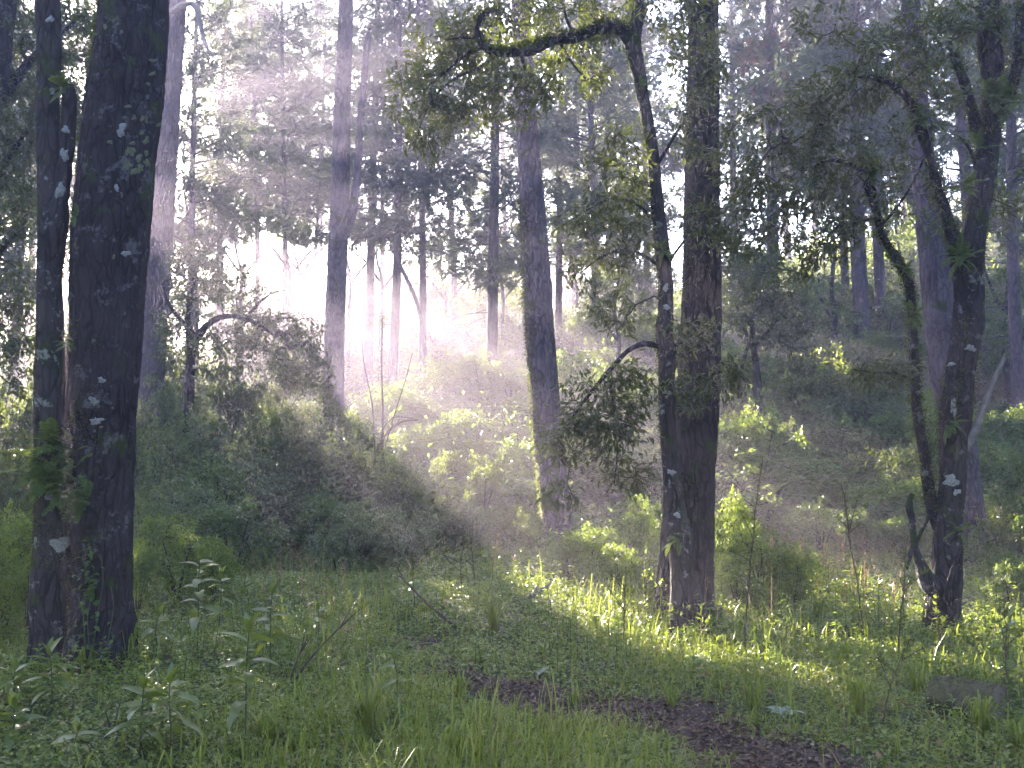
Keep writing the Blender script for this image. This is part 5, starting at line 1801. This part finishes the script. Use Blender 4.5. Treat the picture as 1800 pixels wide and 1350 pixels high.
def gp(x, y):
    return np.stack([x, y, ground_h(x, y)], -1)


# low leafy cover
g = Geo()
x, y = scatter(34000, 4.0, 17.5, 1.25)
pd = path_dist(x, y)
cl = fbm(np.stack([x * 1.1, y * 1.1, 0 * x + 3], -1), 3)
k = (pd > .02) & (r.random(len(x)) < .35 + 1.1 * cl)
x, y, cl, pd = x[k], y[k], cl[k], pd[k]
hh = (.025 + .20 * np.clip(cl - .38, 0, 1) + .012 * (y - 5)) * sst(-.05, .6, pd) + .015
c = gp(x, y)
m = 7
kk = np.repeat(np.arange(len(x)), m)
a = r.uniform(0, 6.28, len(kk))
rad = r.uniform(.01, .075, len(kk)) * (1 + .03 * y[kk])
pos = c[kk] + np.stack([np.cos(a) * rad, np.sin(a) * rad, hh[kk] * r.uniform(.15, 1.15, len(kk))], -1)
d = np.stack([np.cos(a), np.sin(a), r.normal(0, .35, len(kk))], -1)
ln = r.uniform(.016, .040, len(kk)) * (1 + .045 * (y[kk] - 4))
tint = np.clip(r.normal(.45, .17, len(kk)) + (fbm(np.stack([x[kk] * .7, y[kk] * .7, 0 * x[kk]], -1), 2) - .5) * .7, 0, 1)
leaves(g, pos, d, np.array([0, 0, 1.0]) + rvec(r, len(kk)) * .6, ln, ln * r.uniform(.45, .75, len(kk)), tint, .18)
o = g.build('ground_cover', M['cover'])
tag(o, 'low leafy herbs carpeting the meadow floor', None, None, 'stuff')

# grass
g = Geo()
x, y = scatter(70000, 4.0, 18.0, 1.2)
pd = path_dist(x, y)
cl = fbm(np.stack([x * .8 + 9, y * .8, 0 * x], -1), 3)
k = (pd > .0) & (r.random(len(x)) < .15 + 1.5 * np.clip(cl - .3, 0, 1))
x, y, cl, pd = x[k], y[k], cl[k], pd[k]
L = r.gamma(2.6, .05, len(x)) * (.55 + 1.2 * np.clip(cl - .35, 0, 1)) * (1 + .04 * (y - 4)) * (.35 + .65 * sst(0, .8, pd)) + .03
a = r.uniform(0, 6.28, len(x))
lean = r.uniform(.15, .8, len(x))
blades(g, gp(x, y) - [0, 0, .01], np.stack([np.cos(a) * L * lean, np.sin(a) * L * lean, L], -1), L * r.uniform(0, .5, len(x)), r.uniform(.003, .0075, len(x)) * (1 + .04 * y), np.clip(r.normal(.45, .22, len(x)) + (cl - .5) * .5, 0, 1))
o = g.build('grass', M['grass'])
tag(o, 'short green meadow grass', None, None, 'stuff')

# taller weeds
g, gs = Geo(), Geo()
x, y = scatter(6500, 4.6, 18.0, .8)
pd = path_dist(x, y)
cl = fbm(np.stack([x * .9 + 4, y * .9 + 2, 0 * x], -1), 3)
k = (pd > .45) & (r.random(len(x)) < (.10 + 1.5 * np.clip(cl - .4, 0, 1)) * sst(4.0, 8.0, y) + .05)
x, y = x[k], y[k]
n = len(x)
b = gp(x, y)
h = r.uniform(.14, .42, n) * sst(3, 11, y) + .06
tip = b + np.stack([r.normal(0, .05, n), r.normal(0, .05, n), h], -1)
P = np.stack([b - [0, 0, .02], b * .65 + tip * .35, b * .3 + tip * .7, tip], 1)
tubes(gs, P, np.tile([.003, .0028, .0024, .0015], (n, 1)), 3)
m = 16
kk = np.repeat(np.arange(n), m)
u = r.uniform(.15, 1.02, len(kk))
pos = b[kk] + (tip[kk] - b[kk]) * u[:, None]
a = r.uniform(0, 6.28, len(kk))
d = np.stack([np.cos(a), np.sin(a), r.uniform(-.2, .6, len(kk))], -1)
ln = r.uniform(.03, .075, len(kk)) * (1.25 - .5 * u)
leaves(g, pos, d, np.array([0, 0, 1.0]) + rvec(r, len(kk)) * .4, ln, ln * .42, np.clip(r.normal(.5, .2, len(kk)), 0, 1))
o = g.build('meadow_weeds', M['lime_leaf'])
tag(o, 'leafy weeds standing among the grass', None, None, 'stuff')
s = gs.build('weed_stems', M['green_stem'], o)
s['kind'] = 'stuff'

# russet dry flower spikes and straw at the edge of the thicket
g = Geo()
x, y = scatter(900, 9.5, 16.5, .6)
n = len(x)
k = vnoise(np.stack([x * .6, y * .6, 0 * x + 2], -1)) > .5
x, y = x[k], y[k]
n = len(x)
h = r.uniform(.3, .75, n)
b = gp(x, y)
a = r.uniform(0, 6.28, n)
tl = r.uniform(.1, .5, n)
blades(g, b, np.stack([np.cos(a) * h * tl, np.sin(a) * h * tl, h], -1), h * r.uniform(.02, .3, n), np.full(n, .0045), r.random(n))
kk = np.repeat(np.arange(n), 9)
pos = b[kk] + np.stack([np.cos(a[kk]) * h[kk] * tl[kk] * .6, np.sin(a[kk]) * h[kk] * tl[kk] * .6, h[kk] * r.uniform(.6, 1, len(kk))], -1)
leaves(g, pos, rvec(r, len(kk)) + [0, 0, .8], rvec(r, len(kk)), r.uniform(.015, .035, len(kk)), r.uniform(.008, .016, len(kk)), r.random(len(kk)))
o = g.build('dry_grass', M['dry'])
tag(o, 'russet dry grass and seed spikes along the thicket edge', None, None, 'stuff')

# undergrowth on the bank
for name, mat, n, seed, lab in (('undergrowth', 'bush_leaf', 2300, 1, 'tangled leafy undergrowth covering the bank'), ('bramble', 'olive_leaf', 1300, 2, 'olive-brown brambles on the wooded bank')):
    g = Geo()
    rr = np.random.default_rng(700 + seed)
    y = 14.5 + 36 * rr.random(n) ** 1.5
    x = rr.uniform(-.62, .62, n) * y
    b = gp(x, y)
    h = rr.uniform(.35, 1.35, n) * (.6 + .8 * vnoise(np.stack([x * .35, y * .35, 0 * x + seed], -1))) * sst(13, 18, y)
    m = 44
    kk = np.repeat(np.arange(n), m)
    q = rvec(rr, len(kk)) * (rr.random((len(kk), 1)) ** .45)
    q[:, 2] = np.abs(q[:, 2])
    w = (.45 + .012 * y)[kk]
    pos = b[kk] + q * np.stack([w, w, h[kk]], -1)
    d = nrm(q + rvec(rr, len(kk)) * .8)
    ln = rr.uniform(.07, .15, len(kk)) * (.7 + .018 * y[kk])
    tint = np.clip(rr.normal(.42, .18, len(kk)) + np.repeat(rr.normal(0, .15, n), m), 0, 1)
    leaves(g, pos, d, np.array([0, 0, 1.0]) + rvec(rr, len(kk)) * .8, ln, ln * .45, tint)
    o = g.build(name, M[mat])
    tag(o, lab, None, None, 'stuff')

# rotting leaves on the track
g = Geo()
i = r.integers(0, len(PR) - 1, 11000)
t = r.normal(0, .75, len(i))
x = PR[i, 0] + nor[i, 0] * t * PR[i, 3] + r.normal(0, .05, len(i))
y = PR[i, 1] + nor[i, 1] * t * PR[i, 3] + r.normal(0, .05, len(i))
k = path_dist(x, y) < .12 + np.abs(r.normal(0, .14, len(x)))
x, y = x[k], y[k]
n = len(x)
a = r.uniform(0, 6.28, n)
ln = r.uniform(.02, .06, n)
leaves(g, gp(x, y) + np.stack([0 * x, 0 * x, r.uniform(.012, .04, n)], -1), np.stack([np.cos(a), np.sin(a), r.normal(0, .25, n)], -1), np.array([0, 0, 1.0]) + rvec(r, n) * .35, ln, ln * .5, np.clip(r.normal(.4, .25, n), 0, 1), .3)
o = g.build('leaf_litter', M['litter'])
tag(o, 'rotting brown leaves strewn over the bare track', None, None, 'stuff')

# a few dead leaves and twigs all over the meadow
g = Geo()
x, y = scatter(2600, 4.2, 15.0, 1.2)
n = len(x)
a = r.uniform(0, 6.28, n)
ln = r.uniform(.03, .08, n)
leaves(g, gp(x, y) + np.stack([0 * x, 0 * x, r.uniform(.02, .09, n)], -1), np.stack([np.cos(a), np.sin(a), r.normal(0, .3, n)], -1), np.array([0, 0, 1.0]) + rvec(r, n) * .5, ln, ln * .45, np.clip(r.normal(.6, .3, n), 0, 1), .3)
x, y = scatter(260, 4.2, 14.0, 1.0)
n = len(x)
a = r.uniform(0, 6.28, n)
L = r.uniform(.08, .4, n)
b = gp(x, y) + [0, 0, .03]
e = b + np.stack([np.cos(a) * L, np.sin(a) * L, r.uniform(-.01, .08, n)], -1)
tubes(g, np.stack([b, b * .6 + e * .4 + r.normal(size=(n, 3)) * .01, e], 1), np.tile([.005, .004, .002], (n, 1)), 4)
o = g.build('forest_litter', M['dry'])
tag(o, 'scattered dead leaves and twigs lying in the meadow', None, None, 'stuff')

# clods of dark soil
CL = []
for s in range(3):
    bm_ = Geo()
    th = np.linspace(0, 6.2832, 9, endpoint=False)
    V = [[0, 0, -.6]]
    for z, q in ((-.35, .75), (.1, 1.0), (.5, .65)):
        for t in th:
            f = q * r.uniform(.7, 1.2)
            V.append([math.cos(t) * f, math.sin(t) * f, z + r.normal(0, .08)])
    V.append([0, 0, .65])
    tr, qd = [], []
    for k in range(9):
        tr += [[0, 1 + (k + 1) % 9, 1 + k], [28, 19 + k, 19 + (k + 1) % 9]]
        for j in (0, 1):
            a_, b_ = 1 + j * 9 + k, 1 + j * 9 + (k + 1) % 9
            qd.append([a_, b_, b_ + 9, a_ + 9])
    bm_.add(np.array(V), qd, tr)
    CL.append(bm_.mesh('soil_clod', M['soil']))
spots = [(745, 1140), (728, 1146), (760, 1133), (1005, 1238), (1280, 1300), (1340, 1335), (1120, 1268), (955, 1232), (890, 1215), (715, 1138), (410, 1082), (425, 1086)]
names = ['right-hand lump of the mid-meadow bare patch', 'front lump of the mid-meadow bare patch', 'rear lump of the mid-meadow bare patch', 'lump in the left middle of the track', 'lump near the right end of the track', 'lump where the track leaves the picture', 'lump in the centre of the track', 'lump near the left end of the track', 'lump at the left tip of the track', 'left lump of the mid-meadow bare patch', 'left lump in the grass right of the twin-stemmed oak', 'right lump in the grass right of the twin-stemmed oak']
for k, ((px, py), nm) in enumerate(zip(spots, names)):
    o = put('soil_clod', CL[k % 3])
    p = on_ground(px, py)
    s = r.uniform(.03, .06)
    o.location = tuple(p + [0, 0, s * .3])
    o.scale = (s * 1.3, s, s * .8)
    o.rotation_euler = (0, 0, r.uniform(0, 6))
    tag(o, 'dark soil clod, ' + nm, 'clod', 'soil clods')
